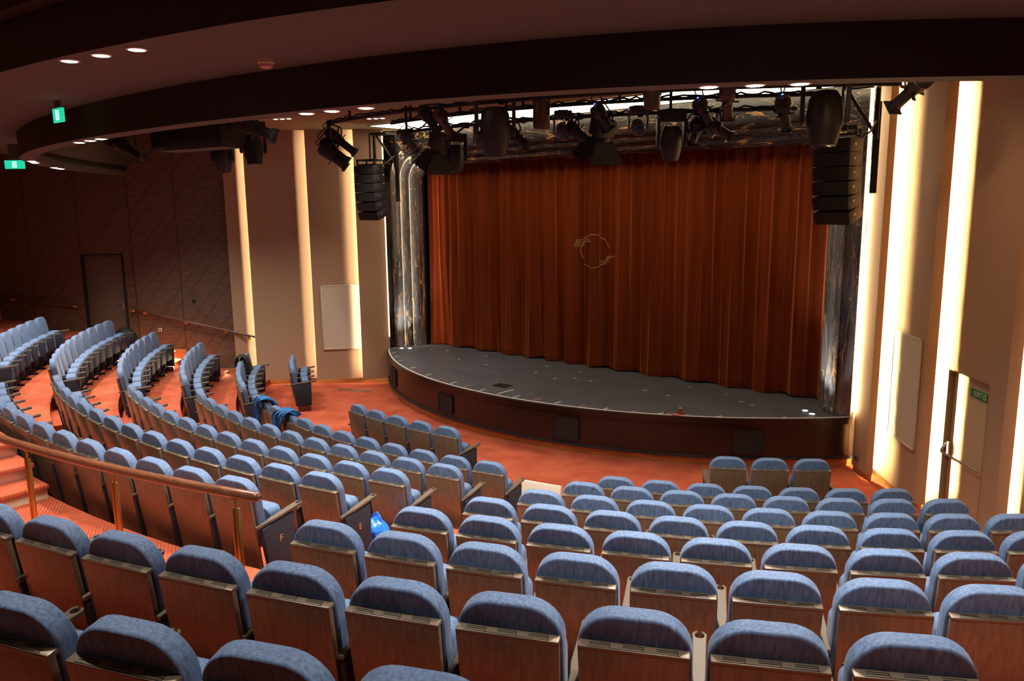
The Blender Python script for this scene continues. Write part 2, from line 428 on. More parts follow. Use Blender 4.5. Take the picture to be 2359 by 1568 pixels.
LW = Vector((-6.67, -6.30)); LA = math.radians(39.4); LD = Vector((math.cos(LA), math.sin(LA))); LN = Vector((math.sin(LA), -math.cos(LA)))
def lw(s, off=0): return LW + LD*s + LN*off
HC = 6.25
def panel_solid(p, q, thick, z0, z1, lipside, n, lip=.15, name='wall_left'):
    """a board from p to q (plan), room normal n; a lip returns towards the wall at end 'lipside' (point)"""
    mb = MB(); p = Vector(p); q = Vector(q); n = Vector(n)
    mb.extr([p, q, q - n*thick, p - n*thick], z0, z1)
    if lipside is not None:
        e = p if lipside == 0 else q; d = (q - p).normalized()*(1 if lipside == 0 else -1)
        mb.extr([e - n*thick, e - n*(thick+lip), e - n*(thick+lip) + d*.02, e - n*thick + d*.02], z0, z1)
    return mb

# left wall: four louvred panels, each lit from behind the edge of the next
OFF = .24
edges = [-2.46, -1.90, -.40, .77, 1.42]
for i in range(4):
    a, b = edges[i], edges[i+1]
    p = lw(a, OFF if i > 0 else .13); q = lw(b + .28, 0 - .03)
    if i == 3: q = lw(b + .02, .02)
    nrm = Vector((q - p).normalized()); nrm = Vector((nrm.y, -nrm.x))
    mb = panel_solid(p, q, .03, .14, HC, 0 if i > 0 else None, nrm, lip=.086)
    o = mb.build('wall_left', m_wallp); struct(o, ['narrow lit fabric wall panel beside the dark boards', 'wide fabric wall panel between two light strips', 'fabric wall panel carrying the blank frame on the far wall', 'narrow fabric wall panel next to the marble'][i], 'wall')
    if i > 0:
        c = lw(a + (.20 if i < 3 else .12), OFF - (.075 if i < 3 else .10))
        s = MB().box((c.x, c.y, 3.25), (.014, .014, 5.95)).build('led_strip', m_led, o)
c = lw(1.435, .075)
o = MB().box((c.x, c.y, 3.7), (.03, .02, 5.0), rotz(LA)).build('led_strip', m_led_dim)
tag(o, 'upright light strip where the fabric wall meets the marble on the left', 'light strip')
# wall base behind the panels
mb = MB(); mb.extr([lw(-2.46, -.16), lw(1.30, -.16), lw(1.30, -.2), lw(-2.46, -.2)], 0, HC)
struct(mb.build('wall_left', m_wallp), 'fabric wall behind the louvred panels', 'wall')
mb = MB(); mb.extr([lw(-2.46, .0), lw(1.42, -.04), lw(1.42, -.1), lw(-2.46, -.1)], 0, .14)
struct(mb.build('baseboard_left', m_kick), 'golden baseboard under the fabric wall', 'baseboard')

# dark boarded wall beyond it
m_chev = chevron('chevron_boards', -5.04)
m_chev2 = chevron('chevron_boards_far', -2.64)
def wallbox(name, s0, s1, off, m, thick=.2, z0=0, z1=HC, org=0):
    mb = MB().box(((s0+s1)/2 - org, -off + thick/2, (z0+z1)/2), (s1-s0, thick, z1-z0))
    o = mb.build(name, m); o.location = (*lw(org), 0); o.rotation_euler = (0, 0, LA); return o
o = wallbox('wall_left', -4.88, -2.46, .05, m_chev); struct(o, 'dark brown diagonal boarded wall above the long handrail', 'wall')
o = wallbox('wall_left', -5.15, -4.88, 0, m_chev2, org=-4.88); struct(o, 'narrow boarded pier beside the taupe door', 'wall')
o = wallbox('wall_left', -6.20, -5.15, 0, m_chev2, z0=3.32, org=-4.88); struct(o, 'diagonal boards above the taupe door', 'wall')
o = wallbox('wall_left', -14.5, -6.20, 0, m_chev2, org=-4.88); struct(o, 'dark boarded wall with chevron joints left of the door', 'wall')
# taupe door, set back
d1 = empty('door_1', (*lw(-5.675), 1.12), LA); struct(d1, 'taupe door in the dark boarded wall', 'door')
MB().box((-.03, .14, 1.1), (1.0, .05, 2.19)).build('leaf', m_doorl, d1, bevel=.004)
mb = MB().box((.50, .1, 1.1), (.06, .22, 2.22)).box((-.535, .1, 1.1), (.025, .22, 2.22)).box((0, .1, 2.2), (1.05, .22, .03))
mb.build('frame', m_blackm, d1)
mb = MB().box((.37, .095, .93), (.04, .02, .22)).tube([(.37, .085, .98), (.37, .04, .98), (.25, .04, .975)], .011)
mb.build('door_handle', m_steel, d1)
# gold skirting that follows the steps of the left aisle
for i, (a, b, z, h) in enumerate(((-3.0, -2.47, .0, .42), (-3.72, -3.0, .28, .40), (-4.42, -3.72, .55, .38), (-5.1, -4.42, .83, .36), (-9.5, -6.22, 1.12, .14))):
    mb = MB().box(((a+b)/2, -.07, z + h/2), (b-a, .03, h)); o = mb.build('baseboard_left', m_kick); o.location = (*lw(0), 0); o.rotation_euler = (0, 0, LA)
    struct(o, ['lowest golden step skirting of the left aisle', 'second golden step skirting of the left aisle', 'third golden step skirting of the left aisle', 'highest golden step skirting beside the door', 'golden skirting left of the taupe door'][i], 'baseboard')

# right wall
RD = math.radians(-52); DZ_ = .86
def pv(x, y): return Vector((x, y))
def rpanel(p, q, label, lipq=True, z0=.10, thick=.03, lip=.10, hole=None):
    p = Vector(p); q = Vector(q); d = (q-p).normalized(); n = Vector((d.y, -d.x))       # room side: towards -x,-y
    if hole is None:
        mb = panel_solid(p, q, thick, z0, HC, 1 if lipq else None, n, lip)
    else:
        h0, h1, hz = hole; mb = MB()
        for a, b, c0, c1 in ((0, h0, z0, HC), (h1, (q-p).length, z0, HC), (h0, h1, hz, HC)):
            A = p + d*a; B = p + d*b; mb.extr([A, B, B - n*thick, A - n*thick], c0, c1)
        e = q; mb.extr([e - n*thick, e - n*(thick+lip), e - n*(thick+lip) - d*.02, e - n*thick - d*.02], z0, HC)
    o = mb.build('wall_right', m_wallp); struct(o, label, 'wall')
    return o, n, d
R3p, R3q = pv(5.60, -5.08), pv(5.93, -5.49)
R2p, R2q = pv(5.99, -5.19), pv(6.86, -6.384)
R1p, R1q = pv(6.93, -6.06), pv(7.985, -7.42)
R0p, R0q = pv(8.05, -7.12), pv(9.1, -8.5)
specs = [(R3p, R3q, 'narrow fabric wall panel next to the right marble pillar', None), (R2p, R2q, 'fabric wall panel carrying the blank frame on the near wall', None),
         (R1p, R1q, 'fabric wall panel around the exit door', (.30, 1.37, 2.14)), (R0p, R0q, 'fabric wall panel at the right border', None)]
prev = None
for i, (p, q, lab, hole) in enumerate(specs):
    d = (q-p).normalized(); p2 = p - d*.22 if i else p
    o, n, d = rpanel(p2, q, lab, True, lip=(.083, .118, .118, .118)[i], hole=(hole[0]+.22, hole[1]+.22, hole[2]) if hole else None)
    nxt = specs[i+1][0] if i < 3 else None
    c = q - n*.085 - d*.20
    MB().box((c.x, c.y, 3.2), (.014, .014, 6.0)).build('led_strip', m_ledr, o)
mb = MB(); mb.extr([pv(5.535, -4.97), pv(5.545, -4.97), pv(5.545, -5.15), pv(5.535, -5.15)], DZ_, HC)  # fin added to shield the marble from the light strip
struct(mb.build('light_shield', m_jamb), 'thin upright fin added to keep strip light off the right marble', 'trim')
c = pv(5.575, -5.105)
o = MB().box((c.x, c.y, 3.6), (.012, .012, 5.2)).build('led_strip', m_ledr_dim); tag(o, 'upright light strip where the right wall meets the marble', 'light strip')
mb = MB(); mb.extr([pv(5.75, -4.7), pv(9.6, -8.9), pv(9.9, -8.6), pv(6.0, -4.5)], 0, HC)
struct(mb.build('wall_right', m_wallp), 'fabric wall behind the right panels', 'wall')
mb = MB(); mb.extr([pv(9.1, -8.5), pv(16.5, -18), pv(17, -18), pv(9.6, -8.5)], 0, HC)
struct(mb.build('wall_right', m_wallp), 'fabric wall running back beside the seats', 'wall')
for i, (p, q, _, hole) in enumerate(specs):
    if hole: continue
    d = (q-p).normalized(); n = Vector((d.y, -d.x)); mb = MB(); a, b = p - n*.0, q - n*.05
    mb.extr([a + n*-.02, b, b - n*.05, a - n*.07], 0, .10)
    struct(mb.build('baseboard_right', m_kick), ['golden baseboard below the panel beside the stage', 'golden baseboard below the framed panel', '', 'golden baseboard at the right border'][i], 'baseboard')
# rear and far side walls that close the room
mb = MB().box((0, -24.6, 3.1), (40, .3, 6.4)); struct(mb.build('wall_back', m_soffit), 'wall behind the last rows', 'wall')
mb = MB().box((-18.2, -19.5, 3.1), (.3, 10, 6.4)); struct(mb.build('wall_left', m_soffit), 'side wall behind the left rows', 'wall')
mb = MB().box((17, -21.5, 3.1), (.3, 7, 6.4)); struct(mb.build('wall_right', m_soffit), 'side wall behind the right rows', 'wall')

# exit door in the right wall
d = (R1q-R1p).normalized(); ang = math.atan2(d.y, d.x); n = Vector((d.y, -d.x))
dp = R1p + d*.30
d2 = empty('door_2', (dp.x, dp.y, 0), ang); struct(d2, 'cream exit door with push bar in the right wall', 'door')   # local x along wall away from stage, local -y is room side
MB().box((.60, .075, 1.065), (.92, .045, 2.11)).build('leaf', m_doorr, d2, bevel=.004)
mb = MB().box((.04, .06, 1.07), (.08, .14, 2.14)).box((1.066, .06, 1.07), (.012, .14, 2.14)).box((.54, .06, 2.135), (1.06, .14, .012))
mb.build('frame', m_jamb, d2)
mb = MB().box((.16, .04, 1.02), (.055, .05, .20)).box((1.04, .03, 1.0), (.05, .05, .06)).tube([(.16, .0, 1.10), (.16, -.06, 1.02), (.16, -.065, .97)], .018)
pb = mb.build('push_bar', m_steel, d2, bevel=.006)
MB().tube([(.16, -.055, .97), (1.04, -.045, .985)], .016).build('bar', m_steel, pb)
es = MB().box((.78, .045, 1.93), (.44, .012, .105)).build('sign_plate', m_greenflat, d2)
def text(body, size, m, parent, loc, rot, name='lettering', ext=.002, align='CENTER'):
    cu = bpy.data.curves.new(name, 'FONT'); cu.body = body; cu.size = size; cu.extrude = ext; cu.align_x = align; cu.align_y = 'CENTER'
    cu.materials.append(m); t = bpy.data.objects.new(name, cu); COL.objects.link(t); bpy.context.view_layer.update()
    me = bpy.data.meshes.new_from_object(t.evaluated_get(bpy.context.evaluated_depsgraph_get())); bpy.data.objects.remove(t); bpy.data.curves.remove(cu)
    me.name = name; o = bpy.data.objects.new(name, me); COL.objects.link(o); o.parent = parent; o.location = loc; o.rotation_euler = rot; return o
text('EXIT', .095, m_signtext, es, (.755, .036, 1.93), (PI/2, 0, 0))
mb = MB().box((.905, .037, 1.93), (.06, .006, .07), mi=0)
mb.box((.905, .033, 1.93), (.022, .004, .045), mi=1).box((.918, .033, 1.945), (.012, .004, .012), mi=1)
mb.build('pictogram', [m_signtext, m_greenflat], es)

# framed blank panels
def poster(name, org, ang, wdt, z0, z1, label):
    r = empty(name, (org[0], org[1], z0), ang, label, 'picture frame'); h = z1-z0; f = .035
    mb = MB().box((wdt/2, -.008, f/2), (wdt, .026, f)).box((wdt/2, -.008, h-f/2), (wdt, .026, f)).box((f/2, -.008, h/2), (f, .026, h)).box((wdt-f/2, -.008, h/2), (f, .026, h))
    mb.build('frame', m_frame, r, bevel=.004)
    MB().box((wdt/2, -.008, h/2), (wdt-2*f, .016, h-2*f)).build('panel', m_cream, r)
    return r
p = lw(-.40, OFF); q = lw(1.05, -.03); dd = (q-p).normalized(); nn = Vector((dd.y, -dd.x)); o_ = p + dd*.19 + nn*.006
poster('poster_frame', o_, math.atan2(dd.y, dd.x), .945, .90, 2.52, 'blank cream framed panel on the far wall left of the marble')
d = (R2q-R2p).normalized(); n = Vector((d.y, -d.x)); o_ = pv(6.24, -5.53) + n*.012
poster('poster_frame', o_, math.atan2(d.y, d.x), .94, .86, 2.49, 'blank cream framed panel on the right wall before the exit door')

# handrails on the dark wall
def handrail(pts, brk, label):
    r = empty('wall_handrail', (*lw(pts[0][0]), pts[0][1]), 0, label, 'handrail'); b = r.location
    L = [Vector((*lw(s, .16), z)) - b for s, z in pts]
    MB().tube(L, .026, 10).build('rail', m_raildark, r)
    for s, z in brk:
        c = Vector((*lw(s, .05), z - .06)) - b; e = Vector((*lw(s, .16), z)) - b; nb = Vector((LN.x, LN.y, 0))
        mb = MB().lathe([(.055, 0), (.055, .015), (.046, .03), (.02, .045), (.012, .06)], c, nb.to_track_quat('Z', 'Y').to_matrix(), 14)
        mb.tube([c + nb*.05, c + nb*.10, e - Vector((0, 0, .02))], .010, 8)
        mb.build('bracket', m_bracket, r)
handrail([(-5.04, 1.99), (-4.72, 1.93), (-3.69, 1.66), (-1.93, 1.235)], [(-5.0, 1.98), (-4.70, 1.925), (-3.69, 1.66), (-2.68, 1.415), (-2.08, 1.27)], 'long brown handrail sloping down the dark wall right of the door')
handrail([(-9.6, 2.44), (-8.36, 2.33), (-6.33, 2.09)], [(-8.0, 2.29), (-6.45, 2.105)], 'brown handrail on the dark wall left of the taupe door')

# wall plates
def plate(loc, ang, label, cat='wall socket', m=m_frame, size=(.085, .02, .085)):
    r = empty('wall_socket' if cat == 'wall socket' else 'wall_switch', loc, ang, label, cat)
    MB().box((0, 0, 0), size).build('cover', m, r, bevel=.004)
    MB().box((0, -.012, 0), (size[0]*.5, .008, size[2]*.5)).build('insert', m_char, r, bevel=.003)
    return r
plate((*lw(1.15, .06), .29), LA, 'small wall socket low on the fabric panel left of the stage', m=m_grey)
plate((*lw(-4.35, .065), 1.42), LA, 'small white plate low on the dark wall under the handrail', m=m_white)
plate((*lw(-3.44, .065), 2.15), LA, 'small dark switch box on the boarded wall', 'wall switch', m_char)
plate((5.70, -5.255, .28), math.atan2((R3q-R3p).y, (R3q-R3p).x), 'small wall socket beside the right end of the stage', m=m_grey)

# ------------------------------------------------------------------ stage
SC = (-.287, .556); SR = 8.02; DZ = .86
st = empty('stage', (SC[0], SC[1]-SR, 0), 0, 'curved thrust stage with dark veneer front and grey deck', 'stage')
so_ = Vector(st.location)
def sarc(r, a0, a1, n=64): return [Vector((*P2(a0 + (a1-a0)*i/n, r, SC), 0)) for i in range(n+1)]
def band(name, prof, m, a0=-43, a1=47, n=72):
    mb = MB(); rows = []
    for i in range(n+1):
        a = a0 + (a1-a0)*i/n; rows.append([Vector((*P2(a, r, SC), z)) - so_ for r, z in prof])
    mb.grid(rows, closed=True); b = 0; k = len(prof)
    mb.f += [tuple(range(k)), tuple(n*k + i for i in range(k-1, -1, -1))]; mb.m += [0, 0]
    return mb.build(name, m, st)
mb = MB(); edge = [v - so_ for v in sarc(SR-.03, -43, 47)]
top = edge + [Vector((5.9, -3.4, 0)) - so_, Vector((-6.2, -3.4, 0)) - so_]
mb.prism([(v.x, v.y) for v in top], lambda p: (p[0], p[1], DZ-.05), lambda p: (p[0], p[1], DZ)); mb.build('deck', m_deck, st)
band('nosing', [(SR-.05, DZ-.10), (SR+.02, DZ-.10), (SR+.02, DZ-.005), (SR-.005, DZ+.004), (SR-.03, DZ+.004)], m_fasc)
band('edge_strip', [(SR-.055, DZ+.003), (SR-.02, DZ+.003), (SR-.02, DZ+.009), (SR-.055, DZ+.009)], m_white)
band('front_panel', [(SR-.3, .16), (SR-.03, .16), (SR-.03, DZ-.1), (SR-.3, DZ-.1)], m_fasc)
band('base_rail', [(SR-.1, .155), (SR+.012, .155), (SR+.012, .19), (SR-.02, .20), (SR-.1, .20)], m_char)
band('kickboard', [(SR-.5, .0), (SR-.07, .0), (SR-.07, .155), (SR-.5, .155)], m_kick)
for a0, a1, z0, z1 in ((-11.8, -8.4, .27, .64), (9.9, 13.3, .25, .67), (32.4, 36.0, .25, .66), (-32.8, -29.4, .27, .66), (-54, -53, .3, .6)):
    if a0 < -50: continue
    g = MB(); fr_ = MB(); am = math.radians((a0+a1)/2); c = Vector((*P2((a0+a1)/2, SR-.02, SC), (z0+z1)/2)) - so_; wd = math.radians(a1-a0)*SR; h = z1-z0
    rz = rotz(am)
    for q_, s_ in (((-wd/2, 0), (.022, .03, h)), ((wd/2, 0), (.022, .03, h)), ((0, -h/2), (wd, .03, .018)), ((0, h/2), (wd, .03, .018))):
        fr_.box(c + rz @ Vector((q_[0], -.005, q_[1])), s_, rz)
    f_ = fr_.build('grille_frame', m_black, st)
    g.box(c + rz @ Vector((0, .0, 0)), (wd, .02, h), rz); g.build('grille', m_blackm, f_)
# tape marks on the deck
TK = [((-5.14,-5.69),(-5.17,-5.57)),((-4.7,-6.0),(-4.7,-5.89)),((-4.27,-6.27),(-4.25,-6.16)),((-3.83,-6.51),(-3.82,-6.38)),((-3.41,-6.68),(-3.4,-6.55)),((-2.99,-6.85),(-2.97,-6.69)),((-2.61,-6.98),(-2.58,-6.85)),((-2.13,-7.13),(-2.11,-6.97)),((-1.62,-7.24),(-1.62,-7.06)),((-1.19,-7.28),(-1.17,-7.12)),((-.74,-7.33),(-.72,-7.18)),((-.28,-7.33),(-.26,-6.87)),((.13,-7.35),(.14,-7.17)),((.58,-7.31),(.61,-7.1)),((1.02,-7.24),(1.04,-7.06)),((1.5,-7.14),(1.54,-6.99)),((1.96,-7.09),(1.97,-6.91)),((2.44,-6.94),(2.45,-6.8)),((2.87,-6.73),(2.9,-6.58)),((3.27,-6.58),(3.3,-6.4)),((3.74,-6.32),(3.77,-6.18)),((4.21,-6.06),(4.24,-5.9)),((4.62,-5.76),(4.65,-5.61))]
for i, (a, b) in enumerate(TK):
    a = Vector((*a, DZ)) - so_; b = Vector((*b, DZ)) - so_; d = (b-a); L = d.length; c = (a+b)/2 + Vector((0, 0, .002))
    MB().box(c, (L, .026, .004), rotz(math.atan2(d.y, d.x))).build('tape_mark', m_redt if i in (3, 5, 7, 9, 13, 15, 17, 19, 21) else m_white, st)
BT = [(-4.7,-4.77),(-4.3,-4.62),(-3.01,-4.62),(-3.25,-5.3),(-2.32,-5.37),(-1.11,-4.68),(-.19,-4.69),(-.89,-5.37),(-.22,-5.58),(.51,-5.33),(.09,-5.29),(1.79,-5.36),(2.34,-5.45),(2.36,-4.6),(3.19,-4.73),(3.62,-5.07),(3.88,-5.2)]
for i, p in enumerate(BT):
    MB().box(Vector((*p, DZ+.002)) - so_, (.07, .03, .004), rotz(.4*(i % 3))).build('tape_mark', m_redt if i == 14 else m_white, st)
dv = MB().box((0, 0, .004), (.34, .26, .008)); vg = dv.build('floor_vent', m_blackm); vg.location = (-.66, -6.74, DZ+.001); tag(vg, 'small black floor grating near the front of the stage', 'floor vent')
mb = MB()
for i in range(8): mb.box((-.14 + i*.04, 0, .011), (.012, .24, .006))
mb.build('bars', m_char, vg)

# floor lights washing the pillars
def uplight(loc, label, pw, aim):
    r = empty('floor_uplight', loc, 0, label, 'floor light', 'round lights in the stage floor')
    MB().lathe([(.062, 0), (.062, .006), (.050, .010)], n=20).build('ring', m_steel, r)
    MB().lathe([(.046, .008), (.046, .013)], n=20).build('glass', m_floorlamp, r)
    s = spot('lamp', (0, 0, .05), pw, r, 75, .8, .04, (1, .95, .88), aim)
uplight((4.76, -5.02, DZ), 'glowing round floor light nearer the right marble pillar', 90, (.12, .10, 1))
uplight((4.93, -5.17, DZ), 'glowing round floor light nearer the stage edge on the right', 90, (.12, .12, 1))
uplight((-5.42, -5.14, DZ), 'outer glowing floor light at the left marble pillar', 90, (-.05, .10, 1))
uplight((-5.24, -5.02, DZ), 'inner glowing floor light at the left marble pillar', 90, (-.02, .10, 1))

# drink can and tools on the stage edge
cn = empty('drink_can', (3.20, -6.575, DZ+.004), 0, 'red drink can standing on the stage edge', 'can')
MB().lathe([(.026, 0), (.033, .008), (.033, .105), (.033, .112)], n=20).build('body', mat('can_red', (.55, .03, .02), .3, .3), cn)
MB().lathe([(.033, .112), (.031, .122), (.027, .128), (.027, .131), (.024, .128)], n=20).build('top', m_steel, cn)
MB().lathe([(.0335, .098), (.0335, .112)], n=20).build('band', m_blackm, cn)
MB().box((.008, -.031, .05), (.028, .006, .04)).build('label', m_grey, cn)
pl = empty('pliers', (3.06, -6.63, DZ+.005), math.radians(38), 'red handled pliers lying beside the red can', 'tool')
mb = MB().tube([(-.12, .03, .018), (-.06, .018, .014), (0, 0, .012)], [.014, .013, .008], 8); mb.build('handle', m_char, pl)
mb = MB().tube([(-.11, -.03, .012), (-.05, -.016, .012), (0, 0, .012)], [.015, .014, .008], 8); mb.build('handle', m_redt, pl)
MB().tube([(0, 0, .012), (.03, 0, .012), (.07, .004, .012)], [.013, .012, .004], 8).build('jaw', m_steel, pl)
rl = empty('cable_tie_roll', (3.17, -6.66, DZ+.006), 0, 'small red coil at the foot of the can', 'coil')
MB().tube([(.05*math.cos(t*PI/6), .03*math.sin(t*PI/6), .014) for t in range(12)], .013, 8, closed=True).build('coil', m_redt, rl)

# ------------------------------------------------------------------ marble proscenium
XC = -.27; HW = 5.07; ZT = 5.40
pr = empty('proscenium_arch', (XC, -4.6, DZ), 0, 'dark veined marble frame around the curtain', 'arch')
po = Vector(pr.location)
def apath(u, y, seg=10, rc=.35):
    """opening outline offset outward by u: left foot, corner, header, corner, right foot"""
    r = rc + u; L = []
    zc = ZT - rc; xl = XC - HW + rc; xr = XC + HW - rc
    for z in (DZ, 2.2, 3.6, zc): L.append((xl - r, y, z))
    for i in range(1, seg): t = PI - PI/2*i/seg; L.append((xl + r*math.cos(t), y, zc + r*math.sin(t)))
    for i in range(11): L.append((xl + (xr-xl)*i/10, y, zc + r))
    for i in range(1, seg): t = PI/2 - PI/2*i/seg; L.append((xr + r*math.cos(t), y, zc + r*math.sin(t)))
    for z in (zc, 3.6, 2.2, DZ): L.append((xr + r, y, z))
    return [Vector(p) - po for p in L]
def rib(u0, y0, u1, y1, name):
    prof = []
    for i in range(9):
        t = PI/2*i/8
        prof.append((u0 + (u1-u0)*(1-math.cos(t)), y0 + (y1-y0)*math.sin(t)))
    prof = [(u0, y0+.10)] + prof + [(u1, y1+.07)]
    rows = [apath(u, y) for u, y in prof]
    mb = MB(); mb.grid(rows)
    n = len(rows[0])
    # header faces get the level vein
    k = 0
    for i in range(len(rows)-1):
        for j in range(n-1):
            mb.m[k] = 1 if 9 <= j <= n-11 else 0; k += 1
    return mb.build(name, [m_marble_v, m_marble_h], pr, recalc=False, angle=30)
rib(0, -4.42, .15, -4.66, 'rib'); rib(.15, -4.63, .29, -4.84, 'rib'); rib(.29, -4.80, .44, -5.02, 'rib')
mb = MB(); rows = [apath(0, -4.34), apath(0, -4.28)]; mb.grid(rows); mb.build('reveal', m_blackm, pr, recalc=False)
inner = apath(.43, -4.96)
outl = [(XC-6.6, DZ), (XC-6.6, 6.22), (XC+6.3, 6.22), (XC+6.3, DZ)]
# flat marble: left, right and top pieces
pts = [(v.x + po.x, v.z + po.z) for v in inner]
def flat(poly, m, name):
    mb = MB(); mb.prism(poly, lambda p: (p[0]-po.x, -4.96-po.y, p[1]-po.z), lambda p: (p[0]-po.x, -4.90-po.y, p[1]-po.z)); return mb.build(name, m, pr)
nL = [p for p in pts if p[0] < XC - HW + .36]; nR = [p for p in pts if p[0] > XC + HW - .36]
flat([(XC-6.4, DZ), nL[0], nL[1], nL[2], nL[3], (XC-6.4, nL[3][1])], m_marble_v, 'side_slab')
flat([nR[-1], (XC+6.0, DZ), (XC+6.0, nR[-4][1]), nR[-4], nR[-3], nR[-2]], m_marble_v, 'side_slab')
mid = [p for p in pts if p[1] >= nL[3][1] - 1e-6]
flat([(XC-6.4, nL[3][1])] + mid + [(XC+6.0, nR[-4][1]), (XC+6.0, 6.23), (XC-6.4, 6.23)], m_marble_h, 'header_slab')
# bright ceiling trough in front of the header
lp = empty('ceiling_light_panel', (.33, -5.66, 6.245), 0, 'long glowing light panel in the ceiling above the stage front', 'light panel')
MB().box((0, -.0, -.012), (10.5, 1.33, .02)).build('diffuser', m_panel, lp)
mb = MB().box((0, .68, -.012), (10.6, .03, .024)).box((0, -.68, -.012), (10.6, .03, .024)).box((5.27, 0, -.012), (.03, 1.36, .024)).box((-5.27, 0, -.012), (.03, 1.36, .024)); mb.build('frame', m_ceil, lp)

# ------------------------------------------------------------------ curtain
def fold(x, z):
    t = x*1.0
    u = t/.25 + .22*math.sin(t*1.9) + .13*math.sin(t*4.3); a = .115*(1 - abs(math.sin(PI*u)))**1.4 - .04
    b = .050*math.sin(2*PI*(t/.71 + .3*math.sin(t*1.1+1)))
    c = .014*math.sin(2*PI*(t/.155 + .4*math.sin(t*2.7)))
    low = max(0, min(1, (3.2 - z)/2.3)); 
    return a*(1 - .55*low) + b*(.7 + 1.2*low) + c*(1 - .75*low) + .012*math.sin(z*1.3 + x*5)*low
cu = empty('stage_curtain', (XC, -4.11, DZ), 0, 'rust red velvet stage curtain drawn closed in folds', 'curtain')
mb = MB(); rows = []; NX = 900; X0, X1 = -5.04, 5.04
zs = [.02, .1, .14, .16, .3, .6, 1.0, 1.5, 2.0, 2.6, 3.2, 3.9, 4.8]
for z in zs:
    r = []
    for i in range(NX+1):
        x = X0 + (X1-X0)*i/NX; hem = (.015*math.sin(x*3.1) + .012*math.sin(x*7.7)) if z < .05 else 0
        r.append((x, -fold(x, z+DZ) - (.006 if .12 < z < .15 else 0), z + hem))
    rows.append(r)
mb.grid(rows)
mb.build('drape', m_curt, cu, recalc=False, angle=80)
em = MB()
def strip(pts, w_):
    a = []; b = []
    for i, (x, z) in enumerate(pts):
        x0, z0 = pts[max(i-1, 0)]; x1, z1 = pts[min(i+1, len(pts)-1)]; d = Vector((x1-x0, z1-z0)).normalized(); nx, nz = -d.y, d.x
        f = lambda X, Z: (X, -fold(X, Z+DZ) - .012, Z)
        a.append(f(x + nx*w_/2, z + nz*w_/2)); b.append(f(x - nx*w_/2, z - nz*w_/2))
    em.grid([a, b])
EZ = 3.42 - DZ; ER = .36
strip([(ER*math.cos(2*PI*i/96), EZ + ER*math.sin(2*PI*i/96)) for i in range(97)], .018)
for k, (x0, x1) in enumerate(((-.34, -.14), (-.42, -.08), (-.46, -.02), (-.50, -.28), (-.52, -.30), (-.53, -.32))):
    z = EZ + .27 - k*.035; strip([(x0 + (x1-x0)*i/24, z) for i in range(25)], .016)
for k, (x0, x1) in enumerate(((.30, .52), (.28, .46), (.26, .42), (.10, .38), (.14, .34), (.18, .30))):
    z = EZ - .10 - k*.035; strip([(x0 + (x1-x0)*i/24, z) for i in range(25)], .016)
em.build('emblem', m_gold, cu, recalc=False)
# ------------------------------------------------------------------ theatre seats
# local axes: x to the sitter's right as seen from behind, +y towards the stage, origin on the floor below the top of the back
LEAN = math.radians(8)
def bk(x, s, d):
    """point on the leaning back: s along the slope from the floor, d forward of it"""
    y0 = .144; c, n = math.cos(LEAN), math.sin(LEAN)
    return (x, y0 - s*n + d*c, s*c + d*n)
def round_top(hw, s0, s1, r, seg=8, rb=.02):
    L = [(-hw+rb, s0), (hw-rb, s0), (hw, s0+rb)]
    for i in range(seg+1): t = PI/2*i/seg; L.append((hw - r + r*math.cos(t), s1 - r + r*math.sin(t)))
    for i in range(seg+1): t = PI/2 + PI/2*i/seg; L.append((-hw + r + r*math.cos(t), s1 - r + r*math.sin(t)))
    L.append((-hw, s0+rb)); return L
def cushion_back():
    mb = MB(); o = round_top(.243, .40, 1.013, .165)
    mb.prism(o, lambda p: bk(p[0], p[1], 0), lambda p: bk(p[0], p[1], .090)); return mb.mesh('back_cushion', m_velvet, bevel=.028, seg=4, angle=60)
def wood_panel():
    mb = MB(); A, B = .235, .225
    L = [(-B, .17), (B, .17), (A, .868), (-A, .868)]
    mb.prism(L, lambda p: bk(p[0], p[1], -.045), lambda p: bk(p[0], p[1], -.012)); return mb.mesh('back_panel', m_veneer, bevel=.004, seg=2)
def top_rail():
    mb = MB(); L = [(-.236, .862), (.236, .862), (.236, .886), (-.236, .886)]
    mb.prism(L, lambda p: bk(p[0], p[1], -.0465), lambda p: bk(p[0], p[1], .006)); return mb.mesh('top_rail', m_bronze, bevel=.007, seg=2)
def vents():
    """three groups of three slots, cut as one comb"""
    xs = [-.195]; cols = ['gap']
    for g in (-.142, 0, .142): xs += [g-.045, g+.041, g+.045]; cols += ['slot', 'stem', 'gap']
    xs = sorted(set(xs + [.195])); ds = [-.0415, -.0385, -.028, -.022, -.016, -.010]
    mb = MB(); vs = [bk(x, .8866, d) for x in xs for d in ds]; n = len(ds); fs = []
    for i in range(len(xs)-1):
        for k in range(n-1):
            if k == 0 or cols[i] == 'stem' or (cols[i] == 'slot' and k in (2, 4)): fs.append((i*n+k, (i+1)*n+k, (i+1)*n+k+1, i*n+k+1))
    used = sorted({v for f in fs for v in f}); mp = {v: q for q, v in enumerate(used)}
    mb.add([vs[v] for v in used], [tuple(mp[v] for v in f) for f in fs])
    return mb.mesh('vent_grille', m_slot, recalc=False)
def seat_cushion():
    mb = MB(); t = math.radians(13)
    o = round_top(.198, 0, .40, .07, 5, .03)
    f = lambda x, s, d: (x, .250 + s*math.sin(-t*.6)*.4 + d, .33 + s*.92)
    mb.prism(o, lambda p: f(p[0], p[1], 0), lambda p: f(p[0], p[1], .150)); return mb.mesh('seat_cushion', m_velvet, bevel=.045, seg=4, angle=60)
def seat_shell():
    mb = MB().box((0, .402, .50), (.35, .014, .34)); return mb.mesh('seat_shell', m_velvet_dark, bevel=.005)
